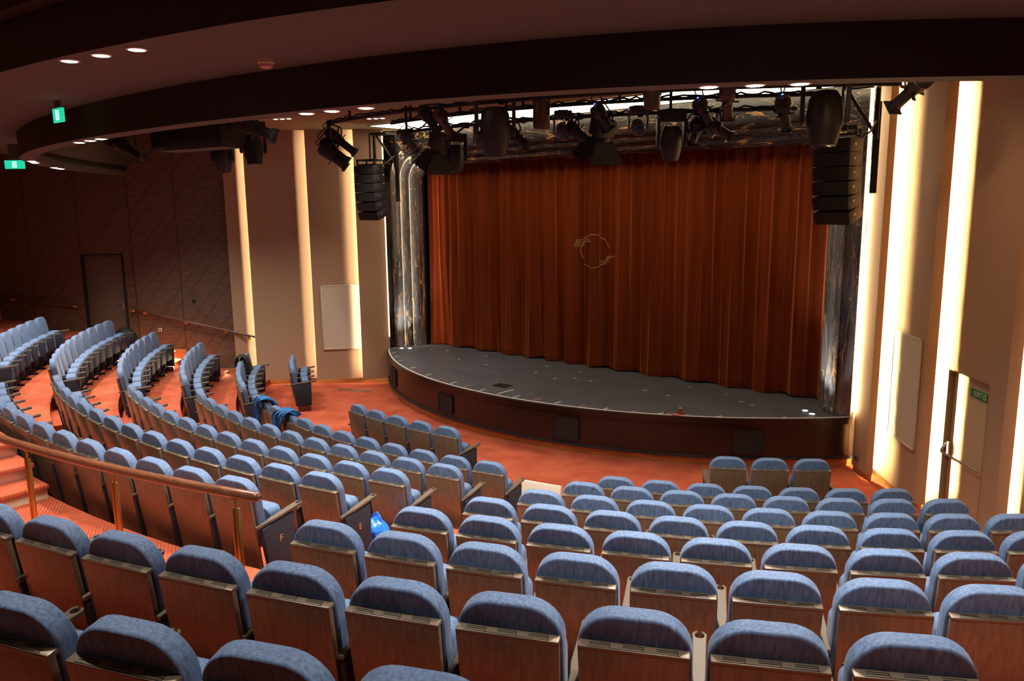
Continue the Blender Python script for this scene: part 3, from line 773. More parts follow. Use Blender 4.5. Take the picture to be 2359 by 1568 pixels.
def armrest():
    mb = MB(); cx, cyy, r, ri = .275, .505, .036, .022
    L = [(cx-.014, -.008), (cx+.014, -.008), (cx+.018, .12), (cx+.030, .20)]
    for i in range(8): t = math.radians(-20 + 92*i/7); L.append((cx + r*math.cos(t), cyy + r*math.sin(t)))
    for i in range(11): t = math.radians(72 - 324*i/10); L.append((cx + ri*math.cos(t), cyy + ri*math.sin(t)))
    for i in range(8): t = math.radians(108 + 92*i/7); L.append((cx + r*math.cos(t), cyy + r*math.sin(t)))
    L += [(cx-.030, .20), (cx-.018, .12)]
    zf = lambda y: .600 + .045*max(0, y)/.43
    mb.prism(L, lambda p: (p[0], p[1], zf(p[1])), lambda p: (p[0], p[1], zf(p[1])+.028)); return mb.mesh('armrest', m_armrest, bevel=.004, seg=1)
def standard():
    """slim upholstered upright between two seats"""
    mb = MB(); L = [(.0, .588), (.40, .622), (.38, .20), (.24, .04), (.13, .04), (.055, .25)]
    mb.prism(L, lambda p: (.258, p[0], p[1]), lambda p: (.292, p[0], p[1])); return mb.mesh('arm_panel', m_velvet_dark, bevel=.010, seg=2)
def end_panel():
    mb = MB(); L = [(.04, .592), (.43, .625), (.42, .13), (.12, .13)]
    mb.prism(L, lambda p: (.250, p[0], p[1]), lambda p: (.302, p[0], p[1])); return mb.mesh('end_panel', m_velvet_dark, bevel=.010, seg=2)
def foot():
    mb = MB().box((.275, .23, .02), (.06, .26, .04)).box((.275, .23, .085), (.035, .06, .12)); return mb.mesh('foot', m_black, bevel=.004)
def base_box():
    mb = MB().box((.277, .26, .062), (.045, .27, .124)); return mb.mesh('base_box', m_redbox, bevel=.004)
def plinth():
    mb = MB().box((0, .15, .06), (.53, .035, .12)); return mb.mesh('plinth', m_blackm)
MS = dict(back_cushion=cushion_back(), back_panel=wood_panel(), top_rail=top_rail(), seat_cushion=seat_cushion(), seat_shell=seat_shell(),
          armrest=armrest(), arm_panel=standard(), end_panel=end_panel(), foot=foot(), base_box=base_box(), vent_grille=vents(), plinth=plinth())
def mobj(name, me, parent, sx=1):
    o = bpy.data.objects.new(name, me); COL.objects.link(o); o.parent = parent; return o
def mirror_mesh(me, nm):
    n = me.copy(); n.name = nm
    for v in n.vertices: v.co.x = -v.co.x
    n.flip_normals(); return n
MS['armrest_l'] = mirror_mesh(MS['armrest'], 'armrest_mirrored'); MS['end_l'] = mirror_mesh(MS['end_panel'], 'end_panel_mirrored'); MS['foot_l'] = mirror_mesh(MS['base_box'], 'base_box_mirrored')
def build_seat(loc, rz, label, group, right='mid', left=None):
    r = empty('theatre_seat', loc, rz, label, 'theatre seat', group)
    mobj('back_cushion', MS['back_cushion'], r); mobj('back_panel', MS['back_panel'], r)
    t = mobj('top_rail', MS['top_rail'], r); mobj('vent_grille', MS['vent_grille'], t)
    mobj('seat_cushion', MS['seat_cushion'], r); mobj('seat_shell', MS['seat_shell'], r)
    mobj('armrest', MS['armrest'], r); mobj('arm_panel' if right == 'mid' else 'end_panel', MS['arm_panel' if right == 'mid' else 'end_panel'], r); mobj('foot' if right == 'mid' else 'base_box', MS['foot' if right == 'mid' else 'base_box'], r)
    mobj('plinth', MS['plinth'], r)
    if left: mobj('armrest', MS['armrest_l'], r); mobj('end_panel', MS['end_l'], r); mobj('base_box', MS['foot_l'], r)
    return r
PROTO = {}
def place_seat(phi, k, label, group, right, left):
    key = (right, left); x, y = P2(phi, RR[k] + .055 + (.035 if phi < -20 else 0)); loc = (x, y, ZF[k]); rz = math.radians(phi)
    if key not in PROTO:
        PROTO[key] = build_seat(loc, rz, label, group, right, left); return PROTO[key]
    return dup(PROTO[key], loc, rz, label, group)
ROWN = ['front', 'second', 'third', 'fourth', 'fifth', 'sixth', 'seventh', 'eighth', 'ninth']
def seat_row(block, k, start, n, counted):
    """start: angle of the leftmost seat seen from behind; counted 'l' or 'r': the end the labels count from"""
    step = math.degrees(.55/RR[k]); out = []
    for i in range(n):
        c = i+1 if counted == 'l' else n-i
        if block == 'left block': lab = 'blue seat, %s from the inner aisle, %s row of the far left block' % (ORD[c], ROWN[k])
        elif block == 'centre block':
            extra = {4: ' marked E', 5: ' marked F behind'}.get(k, '')
            lab = 'blue seat, %s from the right-hand aisle, %s row of centre block' % (ORD[c], ROWN[k])
            if k == 4: lab = 'blue seat, %s from the lettered E end panel of the fifth centre row' % ORD[c]
            if k == 5: lab = 'blue seat, %s from the lettered F end panel behind the brass rail' % ORD[c] if False else 'blue seat, %s from the F end panel in the row before the handrail' % ORD[c]
        elif block == 'right block':
            lab = 'blue seat, %s from the carpeted aisle, %s row of right block' % (ORD[c], ROWN[k])
            if k == 0: lab = 'blue seat, %s from the left of three in front of the stage' % ORD[c]
        elif block == 'rear row': lab = 'blue seat, %s from the left in the long row behind the handrail' % ORD[c]
        else: lab = 'close blue seat, %s from the left in the nearest row' % ORD[c]
        out.append(place_seat(start + step*i, k, lab, 'blue theatre seats, ' + block, 'end' if i == n-1 else 'mid', 'end' if i == 0 else None))
    return out
S = {}
for k, near, n in ((0, -72.0, 3), (1, -64.2, 7), (2, -63.5, 8), (3, -63.1, 9), (4, -63.0, 10), (5, -64.1, 8)):
    step = math.degrees(.55/RR[k]); S['L', k] = seat_row('left block', k, near + 40.2 - step*(n-1), n, 'r')
for k, s, n in ((0, -7.25, 5), (1, -14.91, 11), (2, -15.26, 12), (3, -15.53, 13), (4, -15.86, 14), (5, -16.27, 15)):
    S['M', k] = seat_row('centre block', k, s, n, 'r')
for k, s, n in ((0, 30.2, 3), (1, 22.6, 7), (2, 21.69, 8), (3, 20.87, 9), (4, 20.24, 9), (5, 19.64, 9), (6, 19.19, 8)):
    S['R', k] = seat_row('right block', k, s, n, 'l')
S['H', 7] = seat_row('rear row', 7, 13.78, 10, 'l')
S['J', 8] = seat_row('nearest row', 8, 19.55, 4, 'l')
# gold row letters on the two end panels that show them
for k, ch in ((4, 'E'), (5, 'F')):
    seat = S['M', k][-1]; ep = [c for c in seat.children if c.name.startswith('end_panel') and c.data == MS['end_panel']][0]
    text(ch, .085, m_gold, ep, (.3035, .25, .44), (PI/2, 0, PI/2), 'row_letter', .0015)

# ------------------------------------------------------------------ guard rail behind row F
GR = 16.25; GZ = 2.47
gp = P2(8, GR); gr = empty('guard_rail', (*gp, ZF[6]), 0, 'round wooden handrail on brass posts along the cross aisle', 'guard rail'); go = Vector(gr.location)
pts = [Vector((*P2(-6 + 23*i/30, GR), GZ)) - go for i in range(31)]
end = pts[-1]; d = (pts[-1]-pts[-2]).normalized()
MB().tube(pts + [end + d*.02, end + d*.035], [.036]*31 + [.030, .012], 14).build('rail', m_railwood, gr)
for a in (3.5, 7.78, 11.99, 16.35):
    c = Vector((*P2(a, GR), 0)) - Vector((go.x, go.y, 0)); rz = rotz(math.radians(a))
    mb = MB()
    for s_ in (-1, 1): mb.box(c + rz @ Vector((s_*.017, 0, .485)), (.022, .030, .97), rz)
    mb.box(c + rz @ Vector((0, 0, .485)), (.016, .020, .97), rz)
    pb = mb.build('post', m_brass, gr, bevel=.004)
    MB().lathe([(.009, .97), (.009, 1.045)], c, n=10).box(c + Vector((0, 0, 1.04)), (.05, .03, .008), rz).build('neck', m_brass, pb)
# carpeted steps that climb along the cross aisle
for i, a1 in enumerate((1.9, .6, -1.0)):
    mb = MB().arcslab((0, 0), RR[5]+.16, RR[6]+.10, ZF[6] + .16*i + .11, ZF[6] + .16*(i+1), -12, a1, 24)
    o = mb.build('floor', m_carpet, bevel=.012); struct(o, ['lowest carpeted step beside the first brass post', 'middle carpeted step of the cross aisle', 'upper carpeted step of the cross aisle'][i], 'step')
    mb = MB().arcslab((0, 0), RR[5]+.17, RR[6]+.09, ZF[6] + .16*i - .02, ZF[6] + .16*i + .115, -12, a1-.15, 24); mb.build('riser', m_steel if i else m_frame, o)
# steps of the left aisle, two per row, with lights in the skirting
for k in (2, 3, 4, 5):
    r0 = RR[k-1] + .13
    mb = MB().arcslab((0, 0), r0 - .36, r0 + .02, ZF[k-1] - .01, (ZF[k-1]+ZF[k])/2, -53, -43.6, 10)
    o = mb.build('floor', m_carpet); struct(o, '%s carpeted half step of the left side aisle' % ['', '', 'lowest', 'second', 'third', 'highest'][k], 'step')
for a0, a1, nm in ((-21.9, -17.2, 'inner left aisle'), (13.6, 18.4, 'aisle beside the right block'), (41.6, 47, 'right side aisle')):
    for k in (2, 3, 4, 5):
        r0 = RR[k-1] + .13
        o = MB().arcslab((0, 0), r0 - .34, r0 + .02, ZF[k-1] - .01, (ZF[k-1]+ZF[k])/2, a0, a1, 10).build('floor', m_carpet)
        struct(o, '%s carpeted half step of the %s' % (['', '', 'lowest', 'second', 'third', 'highest'][k], nm), 'step')
for s_, z in ((-2.75, .36), (-3.35, .62), (-4.05, .88), (-4.75, 1.14)):
    r = empty('step_light', (*lw(s_, .095), z), LA, {-2.75: 'lowest small light in the left aisle skirting', -3.35: 'second small light in the left aisle skirting', -4.05: 'third small light in the left aisle skirting', -4.75: 'highest small light in the left aisle skirting'}[s_], 'step light')
    MB().box((0, 0, 0), (.14, .012, .03)).build('housing', m_brass, r); MB().box((0, -.007, 0), (.12, .004, .018)).build('lens', m_step, r)
    spot('lamp', (0, -.03, 0), 110, r, 130, .5, .03, (1, .72, .42), (0, -1, -.9))

# ------------------------------------------------------------------ things left on the seats and floor
def cloth(name, seat, m, path, w0, w1, label, cat, seed, amp=.02, slant=0):
    """folded cloth hanging over the seat back: path of (y, z) in seat coordinates from behind to the front"""
    rnd = random.Random(seed); ph = [rnd.uniform(0, 6) for _ in range(4)]; rows = []; n = 26
    for i, (x_, y, z, ww) in enumerate(path):
        r = []
        for j in range(n+1):
            u = j/n - .5; f = amp*(math.sin(u*21 + ph[0] + i*.25) + .6*math.sin(u*37 + ph[1] - i*.4)); r.append((x_ + ww*u + slant*u*0, y + f*.9, z + f*.5))
        rows.append(r)
    back = [[(x, y + .016, z - .010) for x, y, z in r] for r in rows]
    mb = MB(); ring = [a + b[::-1] for a, b in zip(rows, back)]; mb.grid(ring, closed=True); k = len(ring[0]); mb.f += [tuple(range(k)), tuple((len(ring)-1)*k + i for i in range(k-1, -1, -1))]; mb.m += [0, 0]
    o = mb.build(name, m, recalc=True, angle=80); o.location = seat.location; o.rotation_euler = seat.rotation_euler
    return tag(o, label, cat)
s1 = S['M', 1][0]; s2 = S['M', 1][2]
cloth('scarf', s1, m_towel, [(-.20, -.03, .50, .14), (-.19, -.05, .64, .17), (-.17, -.06, .78, .20), (-.13, -.075, .90, .24), (-.08, -.085, 1.00, .28), (-.02, -.05, 1.07, .32), (.05, .03, 1.085, .34), (.10, .10, 1.06, .34), (.14, .15, .99, .33), (.16, .18, .90, .30)], 0, 0, 'blue cloth hanging over the end seat of the second centre row', 'scarf', 3)
cloth('scarf', s2, m_towel, [(-.23, -.06, .66, .10), (-.20, -.085, .74, .22), (-.17, -.095, .84, .30), (-.13, -.10, .93, .34), (-.08, -.09, 1.01, .36), (-.02, -.04, 1.06, .34), (.04, .03, 1.07, .28), (.10, .09, 1.04, .20), (.14, .13, .99, .12)], 0, 0, 'bunched blue cloth over the third seat of the second centre row', 'scarf', 8, .03)
sj = S['L', 1][1]
cloth('jacket', sj, m_jacket, [(.05, -.06, .84, .30), (.05, -.085, .93, .34), (.05, -.075, 1.02, .36), (.05, -.02, 1.07, .36), (.05, .07, 1.07, .36), (.06, .14, 1.0, .36), (.07, .18, .88, .38), (.08, .205, .74, .36), (.08, .225, .60, .30), (.08, .25, .52, .22)], 0, 0, 'black jacket thrown over a seat back in the left block', 'jacket', 5, .018)
# blue bag beside row E
def blob(name, m, c, size, label, cat, seed, ridge=.12, sub=3):
    me = bpy.data.meshes.new(name); bm = bmesh.new(); bmesh.ops.create_icosphere(bm, subdivisions=sub, radius=1); rnd = random.Random(seed)
    ph = [rnd.uniform(0, 6) for _ in range(6)]
    for v in bm.verts:
        p = v.co; f = 1 + ridge*(math.sin(p.x*4+ph[0]) * math.sin(p.y*5+ph[1]) + .7*math.sin(p.z*7+ph[2]+p.x*3) + .5*math.sin(p.y*11 + p.z*6 + ph[3]))
        v.co = Vector((p.x*f*size[0], p.y*f*size[1], max(-.55, p.z*f)*size[2]))
    bm.to_mesh(me); bm.free(); me.materials.append(m); o = bpy.data.objects.new(name, me); COL.objects.link(o); o.location = c; return tag(o, label, cat)
x, y = P2(13.5, 13.62)
bag = blob('plastic_bag', m_bag, (x+.02, y, ZF[4] + .12), (.16, .14, .22), 'crumpled blue plastic bag standing on the floor beside the E end panel', 'bag', 4, .10)
hd = MB().tube([(-.05, 0, .18), (-.06, .01, .24), (0, .02, .28), (.06, .01, .24), (.05, 0, .18)], .010, 6).build('handle', m_bag, bag)
x, y = P2(17.0, 10.1)
cb = MB().box((0, 0, .24), (.62, .04, .48)).build('white_board', m_board, bevel=.004); cb.location = (2.75, -9.86, 0); cb.rotation_euler = (math.radians(-4), 0, math.radians(12)); tag(cb, 'white card board standing at the aisle end behind the front seats', 'board')
x, y = P2(-31.4, 13.45)
yp = MB().add([(-.13, -.05, 0), (.10, -.09, .02), (.16, .06, .05), (.0, .10, .03), (-.12, .08, .07)], [(0, 1, 2, 3, 4)]).add([(-.13, -.05, -.004), (.10, -.09, .016), (.16, .06, .046), (.0, .10, .026), (-.12, .08, .066)], [(4, 3, 2, 1, 0)])
yo = yp.build('paper_sheet', m_paper, recalc=False); yo.location = (*P2(-31.6, 13.36), ZF[3] + .78); tag(yo, 'yellow paper sheet lying behind the fourth row of the left block', 'paper')
bb = blob('drum_case', m_jacket, (-10.05, -9.95, ZF[5] + .12), (.36, .28, .36), 'black round-topped bag standing before the taupe door', 'bag', 11, .03)
# loose metal strips on the carpet before the far wall
for (a, b, lab) in (((-6.06, -6.67), (-5.22, -6.30), 'upper of two flat metal strips lying on the carpet before the left wall'), ((-5.98, -6.74), (-5.18, -6.42), 'lower of two flat metal strips lying on the carpet before the left wall'),
                    ((-8.2, -7.05), (-7.0, -6.98), 'long grey flat strip on the carpet behind the front left seats'), ((-7.5, -7.28), (-6.95, -7.12), 'short shiny strip on the carpet behind the front left seats')):
    a = Vector((*a, .006)); b = Vector((*b, .006)); d = b-a
    o = MB().box((0, 0, 0), (d.length, .055, .008)).build('metal_strip', m_steel, bevel=.002); o.location = (a+b)/2; o.rotation_euler = (0, 0, math.atan2(d.y, d.x)); tag(o, lab, 'metal strip')

# ------------------------------------------------------------------ downlights
def downlight(x, y, z, label, power, group=None, r=.062, size=125, lamp=True, vis=True):
    o = empty('downlight', (x, y, z), 0, label, 'downlight', group)
    MB().lathe([(r+.018, -.001), (r+.016, -.008), (r, -.010), (r, -.004), (r+.016, -.0005)], n=24).build('trim_ring', m_frame, o)
    MB().lathe([(r*.98, -.003), (r*.8, -.012), (r*.3, -.016)], n=24).build('lens', m_white_em, o)
    if lamp: spot('lamp', (0, 0, -.03), power, o, size, .75, .05)
    return o
RING = [(13.95, a) for a in (13.6, 14.8, 16.3, -1.4, -2.7, -4.2, -22.0, -23.1, -24.2, -31.0, -32.0, -33.0, 27.4, 28.65, 29.85, 41.5, 42.8, 44.1)]
RL = ['left one of three downlights above the speaker array', 'middle one of three downlights above the speaker array', 'right one of three downlights above the speaker array',
      'right one of three ring downlights near the hanging green sign', 'middle one of three ring downlights near the hanging green sign', 'left one of three ring downlights near the hanging green sign',
      'nearest downlight of the bright group at the ring bend', 'middle downlight of the bright group at the ring bend', 'far downlight of the bright group at the ring bend',
      'first downlight of the far ring group by the wall', 'second downlight of the far ring group by the wall', 'third downlight of the far ring group by the wall',
      'left one of three downlights above the right stage end', 'middle one of three downlights above the right stage end', 'right one of three downlights above the right stage end', 'first ring downlight by the right wall', 'second ring downlight by the right wall', 'third ring downlight by the right wall']
# the positions are measured from the ring centre
for i, (r, a) in enumerate(RING):
    x, y = P2(a, ring(a) - .13, RC); downlight(x, y, 5.229, RL[i], HOUSE_W*(.5 if a > 40 else 1), 'downlights in the inner ceiling ring')
for i, a in enumerate((8.66, 10.23, 11.81, 27.06, 28.73, 30.4, -14, -16, -30, -32)):
    x, y = P2(a, 15.69, RC)
    lab = ['left one of three downlights in the brown soffit at upper left', 'middle one of three downlights in the brown soffit at upper left', 'right one of three downlights in the brown soffit at upper left',
           'left soffit downlight above the picture', 'middle soffit downlight above the picture', 'right soffit downlight above the picture', 'soffit downlight left of the picture, first', 'soffit downlight left of the picture, second', 'far soffit downlight left of the picture, first', 'far soffit downlight left of the picture, second'][i]
    downlight(x, y, 5.599, lab, HOUSE_W, 'downlights in the brown soffit', size=105)
# clusters in the high ceiling, two of them in sight; the rest hang unseen behind the ring, added to light seats and curtain
def cluster(x, y, lab, pw=None, sz=95):
    for j, (dx, dy) in enumerate(((-.13, -.07), (0, 0), (.13, .07))):
        downlight(x+dx, y+dy, 6.249, ['left ', 'middle ', 'right '][j] + lab, pw or HOUSE_W*.8, 'downlights in the high ceiling', .05, sz)
for i, (x, y, tx, ty, tz) in enumerate(((7.5, -10.2, 7.55, -6.8, 3.2), (6.9, -9.9, 6.6, -5.9, 3.4), (8.6, -10.8, 8.5, -7.7, 3.2))):  # unseen lamps added to brighten the right wall panels
    o = empty('wall_fill_lamp', (x, y, 6.249), 0, ['added fill lamp aimed at the exit door panel', 'added fill lamp aimed at the right framed panel', 'added fill lamp aimed at the right border panel'][i], 'downlight', 'added fill lamps in the high ceiling')
    MB().lathe([(.075, 0), (.075, -.02), (.06, -.03)], n=20).build('trim_ring', m_frame, o)
    spot('lamp', (0, 0, -.05), WALL_FILL_W, o, 62, .8, .05, (1, .70, .33), (tx-x, ty-y, tz-6.2))
for cx_, cy_, n in ((4.7, -10.1, 'over the right front seats'), (1.6, -11.0, 'over the middle front seats'), (-1.0, -11.0, 'over the front centre seats')):  # unseen groups added to light the curtain and front seats
    cluster(cx_, cy_, 'downlight of the added group behind the ring, ' + n, None, 98)
cluster(-5.17, -8.44, 'downlight of the ceiling group before the left wall', HOUSE_W*.6)
cluster(-3.76, -7.11, 'downlight of the ceiling group above the left speaker array', HOUSE_W*.45)
for x, y, n in ((-7.2, -10.2, 'over the far left seats'), (-4.6, -10.9, 'over the left centre seats'), (1.9, -12.9, 'over the centre seats'), (4.6, -12.1, 'over the right seats'), (7.6, -10.4, 'over the right aisle')):  # unseen groups added for even light on the seats
    pw_ = HOUSE_W*(.3 if x > 7 else .8)
    cluster(x, y, 'downlight of the added group ' + n, pw_)
for x, y, n in ((-2.5, -16.6, 'left'), (1.5, -17.4, 'centre'), (5.2, -17.0, 'right of centre'), (8.3, -15.8, 'right'), (11.2, -14.0, 'far right'), (6.0, -19.6, 'rear')):  # out-of-view lamps added to light the near rows from above
    for j in range(2): downlight(x + .2*j, y, 6.249, ['first', 'second'][j] + ' downlight of the added rear ceiling group, ' + n, HOUSE_W*(1.0 if n != 'rear' else .05), 'added downlights in the rear ceiling', size=88)

# smoke detector and hanging exit signs
sd = empty('smoke_detector', (3.55, -14.47, 5.60), 0, 'round white detector with a reddish dome on the brown soffit', 'smoke detector')
MB().lathe([(.066, 0), (.066, -.035), (.060, -.042)], n=24).build('base', m_frame, sd); MB().lathe([(.058, -.045), (.052, -.066), (.028, -.076)], n=24).build('dome', mat('detector_dome', (.55, .30, .24), .4), sd)
sd2 = empty('smoke_detector', (3.05, -12.6, 6.25), 0, 'small dark round detector on the high ceiling beside the ring lights', 'smoke detector')
MB().lathe([(.11, 0), (.11, -.05), (.06, -.09)], n=20).build('base', m_char, sd2)
def exit_sign(x, y, ztop, ang, label, wd=.30):
    drop = .045
    r = empty('exit_sign', (x, y, ztop-drop), ang, label, 'exit sign')
    MB().box((0, 0, (5.60-ztop+drop)/2), (wd*.5, .022, 5.60-ztop+drop+.06)).build('mount', m_grey, r)
    MB().box((0, 0, -.115), (wd, .028, .15)).build('sign_plate', m_green, r, bevel=.004)
    mb = MB()
    for y_ in (-.0155,): mb.box((0, y_, -.115), (.075, .004, .105), mi=0).box((0, y_-.002, -.115), (.045, .004, .08), mi=1).box((.0, y_-.004, -.095), (.018, .004, .018), mi=0).box((-.005, y_-.004, -.127), (.024, .004, .04), mi=0)
    mb.build('pictogram', [m_signwhite, m_green], r)
    return r
exit_sign(-.22, -14.66, 5.60, math.radians(2), 'small green exit sign hanging under the brown soffit', .24)
exit_sign(-6.95, -12.95, 5.40, math.radians(40), 'green exit sign half hidden behind the ceiling ring', .36)

# ------------------------------------------------------------------ lighting bars
def bar(name, pts, r, drops, label, cable=True):
    b = empty(name, pts[0], 0, label, 'lighting bar'); o = Vector(pts[0]); P = [Vector(p)-o for p in pts]
    MB().tube(P, r, 10).build('pipe', m_blackm, b)
    for i in drops:
        p = P[i]; MB().tube([p, Vector((p.x, p.y, 6.249-o.z))], .022, 8).box((p.x, p.y, 6.235-o.z), (.10, .10, .02)).build('drop_rod', m_blackm, b)
    if cable:
        rnd = random.Random(len(pts)); C = []
        for i in range(len(P)-1):
            for j in range(4):
                q = P[i].lerp(P[i+1], j/4); C.append(q + Vector((rnd.uniform(-.02, .02), rnd.uniform(-.02, .02), r + .012 + rnd.uniform(-.02, .02))))
        MB().tube(C, .014, 6).build('cable', m_blackm, b)
    return b
def arc(R, a0, a1, z, n=24, c=(0, 0)): return [(*P2(a0 + (a1-a0)*i/n, R, c), z) for i in range(n+1)]
bar('lighting_bar', arc(9.72, -13.5, 42, 5.87), .026, (2, 7, 12, 17, 22), 'front curved lighting bar below the ceiling')
bar('lighting_bar', arc(8.75, -10.5, 38, 5.88), .026, (2, 6, 10, 15, 20), 'upper pipe of the rear curved lighting bar')
bar('lighting_bar', arc(8.72, -9.5, 36, 5.70), .026, (1, 9, 18), 'lower pipe of the rear curved lighting bar')
bar('lighting_bar', arc(13.0, -24, 3, 5.60, 12), .026, (1, 6, 11), 'curved lighting bar hanging behind the ring on the left', False)
bar('lighting_bar', [(7.05, -9.2, 5.95), (6.75, -7.6, 5.95)], .024, (0, 1), 'short lighting bar beside the right wall', False)

PIPES = [(9.72, 5.87, -13.5, 42), (8.75, 5.88, -10.5, 38), (8.72, 5.70, -9.5, 36), (13.0, 5.60, -24, 3)]
def pipe_point(loc):
    best = None; a = math.degrees(math.atan2(loc[0], -loc[1]))
    for R, z, a0, a1 in PIPES + [(9.72, 5.95, -13.5, 42)]:
        t = min(max(a, a0), a1); p = Vector((*P2(t, R), z)); d = p - Vector(loc)
        if d.z > .01 and (best is None or d.length < best.length): best = d
    if loc[0] > 6.5: best = Vector((6.90, loc[1], 5.95)) - Vector(loc)
    return best
def clamp(mb, z0, z1): mb.box((0, 0, z1), (.06, .05, .07)).tube([(0, 0, z0), (0, 0, z1)], .014, 8)
def moving_head(loc, s, rz, tilt, label, m=None, m2=None, hang=None):
    m = m or m_char; m2 = m2 or m_blackm
    r = empty('moving_head_light', loc, rz, label, 'stage light'); 
    mb = MB().box((0, 0, .47*s), (.52*s, .36*s, .17*s)); mb.box((0, 0, .565*s), (.30*s, .08*s, .05*s)); mb.build('base', m2, r, bevel=.02*s)
    q = rotz(-rz) @ pipe_point(loc); top = .56*s
    MB().tube([(0, 0, min(top, q.z)), q], .018, 8).box(q, (.07, .07, .09)).build('clamp', m_blackm, r)
    mb = MB()
    for sx in (-1, 1): mb.prism([(-.10*s, .40*s), (.10*s, .40*s), (.07*s, -.10*s), (0, -.14*s), (-.07*s, -.10*s)], lambda p: (sx*.29*s, p[0], p[1]), lambda p: (sx*.235*s, p[0], p[1]))
    mb.box((0, 0, .385*s), (.58*s, .20*s, .05*s)); mb.build('yoke', m, r, bevel=.01*s)
    R_ = rotx(tilt)
    pf = [(.02*s, .30*s), (.14*s, .29*s), (.195*s, .20*s), (.215*s, .02*s), (.205*s, -.14*s), (.17*s, -.30*s), (.15*s, -.37*s), (.13*s, -.375*s)]
    h = MB().lathe(pf, (0, 0, -.02*s), R_, 22).build('head', m, r)
    MB().lathe([(.128*s, -.376*s), (.11*s, -.385*s), (.04*s, -.395*s)], (0, 0, -.02*s), R_, 20).build('lens', m_lens, h)
    mb = MB()
    for k in range(4): mb.box(R_ @ Vector((0, -.195*s, .10*s - k*.025*s)) + Vector((0, 0, -.02*s)), (.14*s, .02*s, .010*s), R_)
    mb.build('vents', m_blackm, h)
    return r
def profile(loc, aim, L, label, m=None, led=None, hang=None, shutters=True):
    """ellipsoidal spotlight: body, barrel, yoke, clamp, cable"""
    m = m or m_black; r = empty('profile_spotlight', loc, 0, label, 'stage light')
    a = Vector(aim).normalized(); R_ = a.to_track_quat('Z', 'Y').to_matrix()
    b = MB().lathe([(.02, -.45*L), (.085, -.44*L), (.10, -.36*L), (.10, -.08*L), (.085, -.02*L), (.075, .05*L)], (0, 0, 0), R_, 16)
    for k in range(4): b.lathe([(.105, -.36*L + k*.05*L), (.109, -.35*L + k*.05*L), (.105, -.34*L + k*.05*L)], (0, 0, 0), R_, 16)
    bo = b.build('lamp_housing', m, r)
    t = MB().lathe([(.066, .03*L), (.066, .42*L), (.078, .43*L), (.078, .50*L), (.06, .505*L)], (0, 0, 0), R_, 16)
    t.box(R_ @ Vector((0, 0, .50*L)), (.18, .18, .012), R_); tb = t.build('barrel', m, r)
    MB().lathe([(.058, .506*L), (.05, .515*L), (.02, .52*L)], (0, 0, 0), R_, 14).build('lens', m_lens, tb)
    if shutters:
        for k in range(4):
            q = R_ @ rotz(k*PI/2 + .3); MB().box(q @ Vector((.115, 0, .02*L)), (.08, .05, .006), q).build('shutter', m_char, bo)
    side = a.cross(Vector((0, 0, 1))); side = side.normalized() if side.length > .1 else Vector((1, 0, 0))
    q_ = pipe_point(loc); zt = q_.z
    zy = max(.06, min(zt - .05, .24))
    MB().tube([side*.125 + a*-.02, side*.125 + Vector((0, 0, zy*.7)), side*.07 + Vector((0, 0, zy)), side*-.07 + Vector((0, 0, zy)), side*-.125 + Vector((0, 0, zy*.7)), side*-.125 + a*-.02], .013, 6).build('yoke', m_blackm, r)
    MB().tube([(0, 0, zy), q_], .015, 8).box(q_, (.065, .065, .08)).build('clamp', m_black, r)
    e = R_ @ Vector((0, 0, -.45*L))
    MB().tube([e, e + a*-.10 + Vector((0, 0, .02)), e + a*-.06 + Vector((.05, .05, .14)), q_ + Vector((.03, .03, .02))], .010, 6).build('cable', m_blackm, r)
    if led: MB().lathe([(.014, 0), (.012, .008)], R_ @ Vector((0, 0, -.46*L)) + Vector((.02, -.03, .01)), a.to_track_quat('-Z', 'Y').to_matrix(), 10).build('indicator', led, bo)
    return r
def flood(loc, rz, tilt, s, label, hang):
    """large soft light with barn doors"""
    r = empty('barn_door_light', loc, rz, label, 'stage light'); R_ = rotx(tilt)
    f = lambda v: R_ @ Vector(v)
    MB().box((0, 0, 0), (.30*s, .30*s, .26*s), R_).build('lamp_housing', m_char, r, bevel=.02)
    mb = MB().lathe([(.13*s, -.12*s), (.16*s, -.18*s), (.16*s, -.20*s)], (0, 0, 0), R_, 20); mb.build('barrel', m_black, r)
    for k, (w0, w1) in enumerate(((.17, .30), (.17, .30), (.15, .22), (.15, .22))):
        q = R_ @ rotz(k*PI/2 if k < 2 else k*PI/2)
        q = R_ @ rotz([0, PI, PI/2, -PI/2][k])
        P_ = [(-w0*s, .155*s, -.20*s), (w0*s, .155*s, -.20*s), (w1*s, .30*s, -.50*s), (-w1*s, .30*s, -.50*s)]
        vs = [q @ Vector(p) for p in P_]; off = q @ Vector((0, .008, .004))
        MB().add(vs + [v + off for v in vs], [(0, 1, 2, 3), (7, 6, 5, 4), (0, 4, 5, 1), (1, 5, 6, 2), (2, 6, 7, 3), (3, 7, 4, 0)]).build('barn_door', m_blackm, r)
    q_ = pipe_point(loc)
    MB().tube([(-.19*s, 0, 0), (-.19*s, 0, .20*s), (0, 0, .27*s), (.19*s, 0, .20*s), (.19*s, 0, 0)], .014, 6).build('yoke', m_black, r)
    MB().tube([(0, 0, .27*s), q_], .016, 8).box(q_, (.065, .065, .08)).build('clamp', m_black, r)
    return r
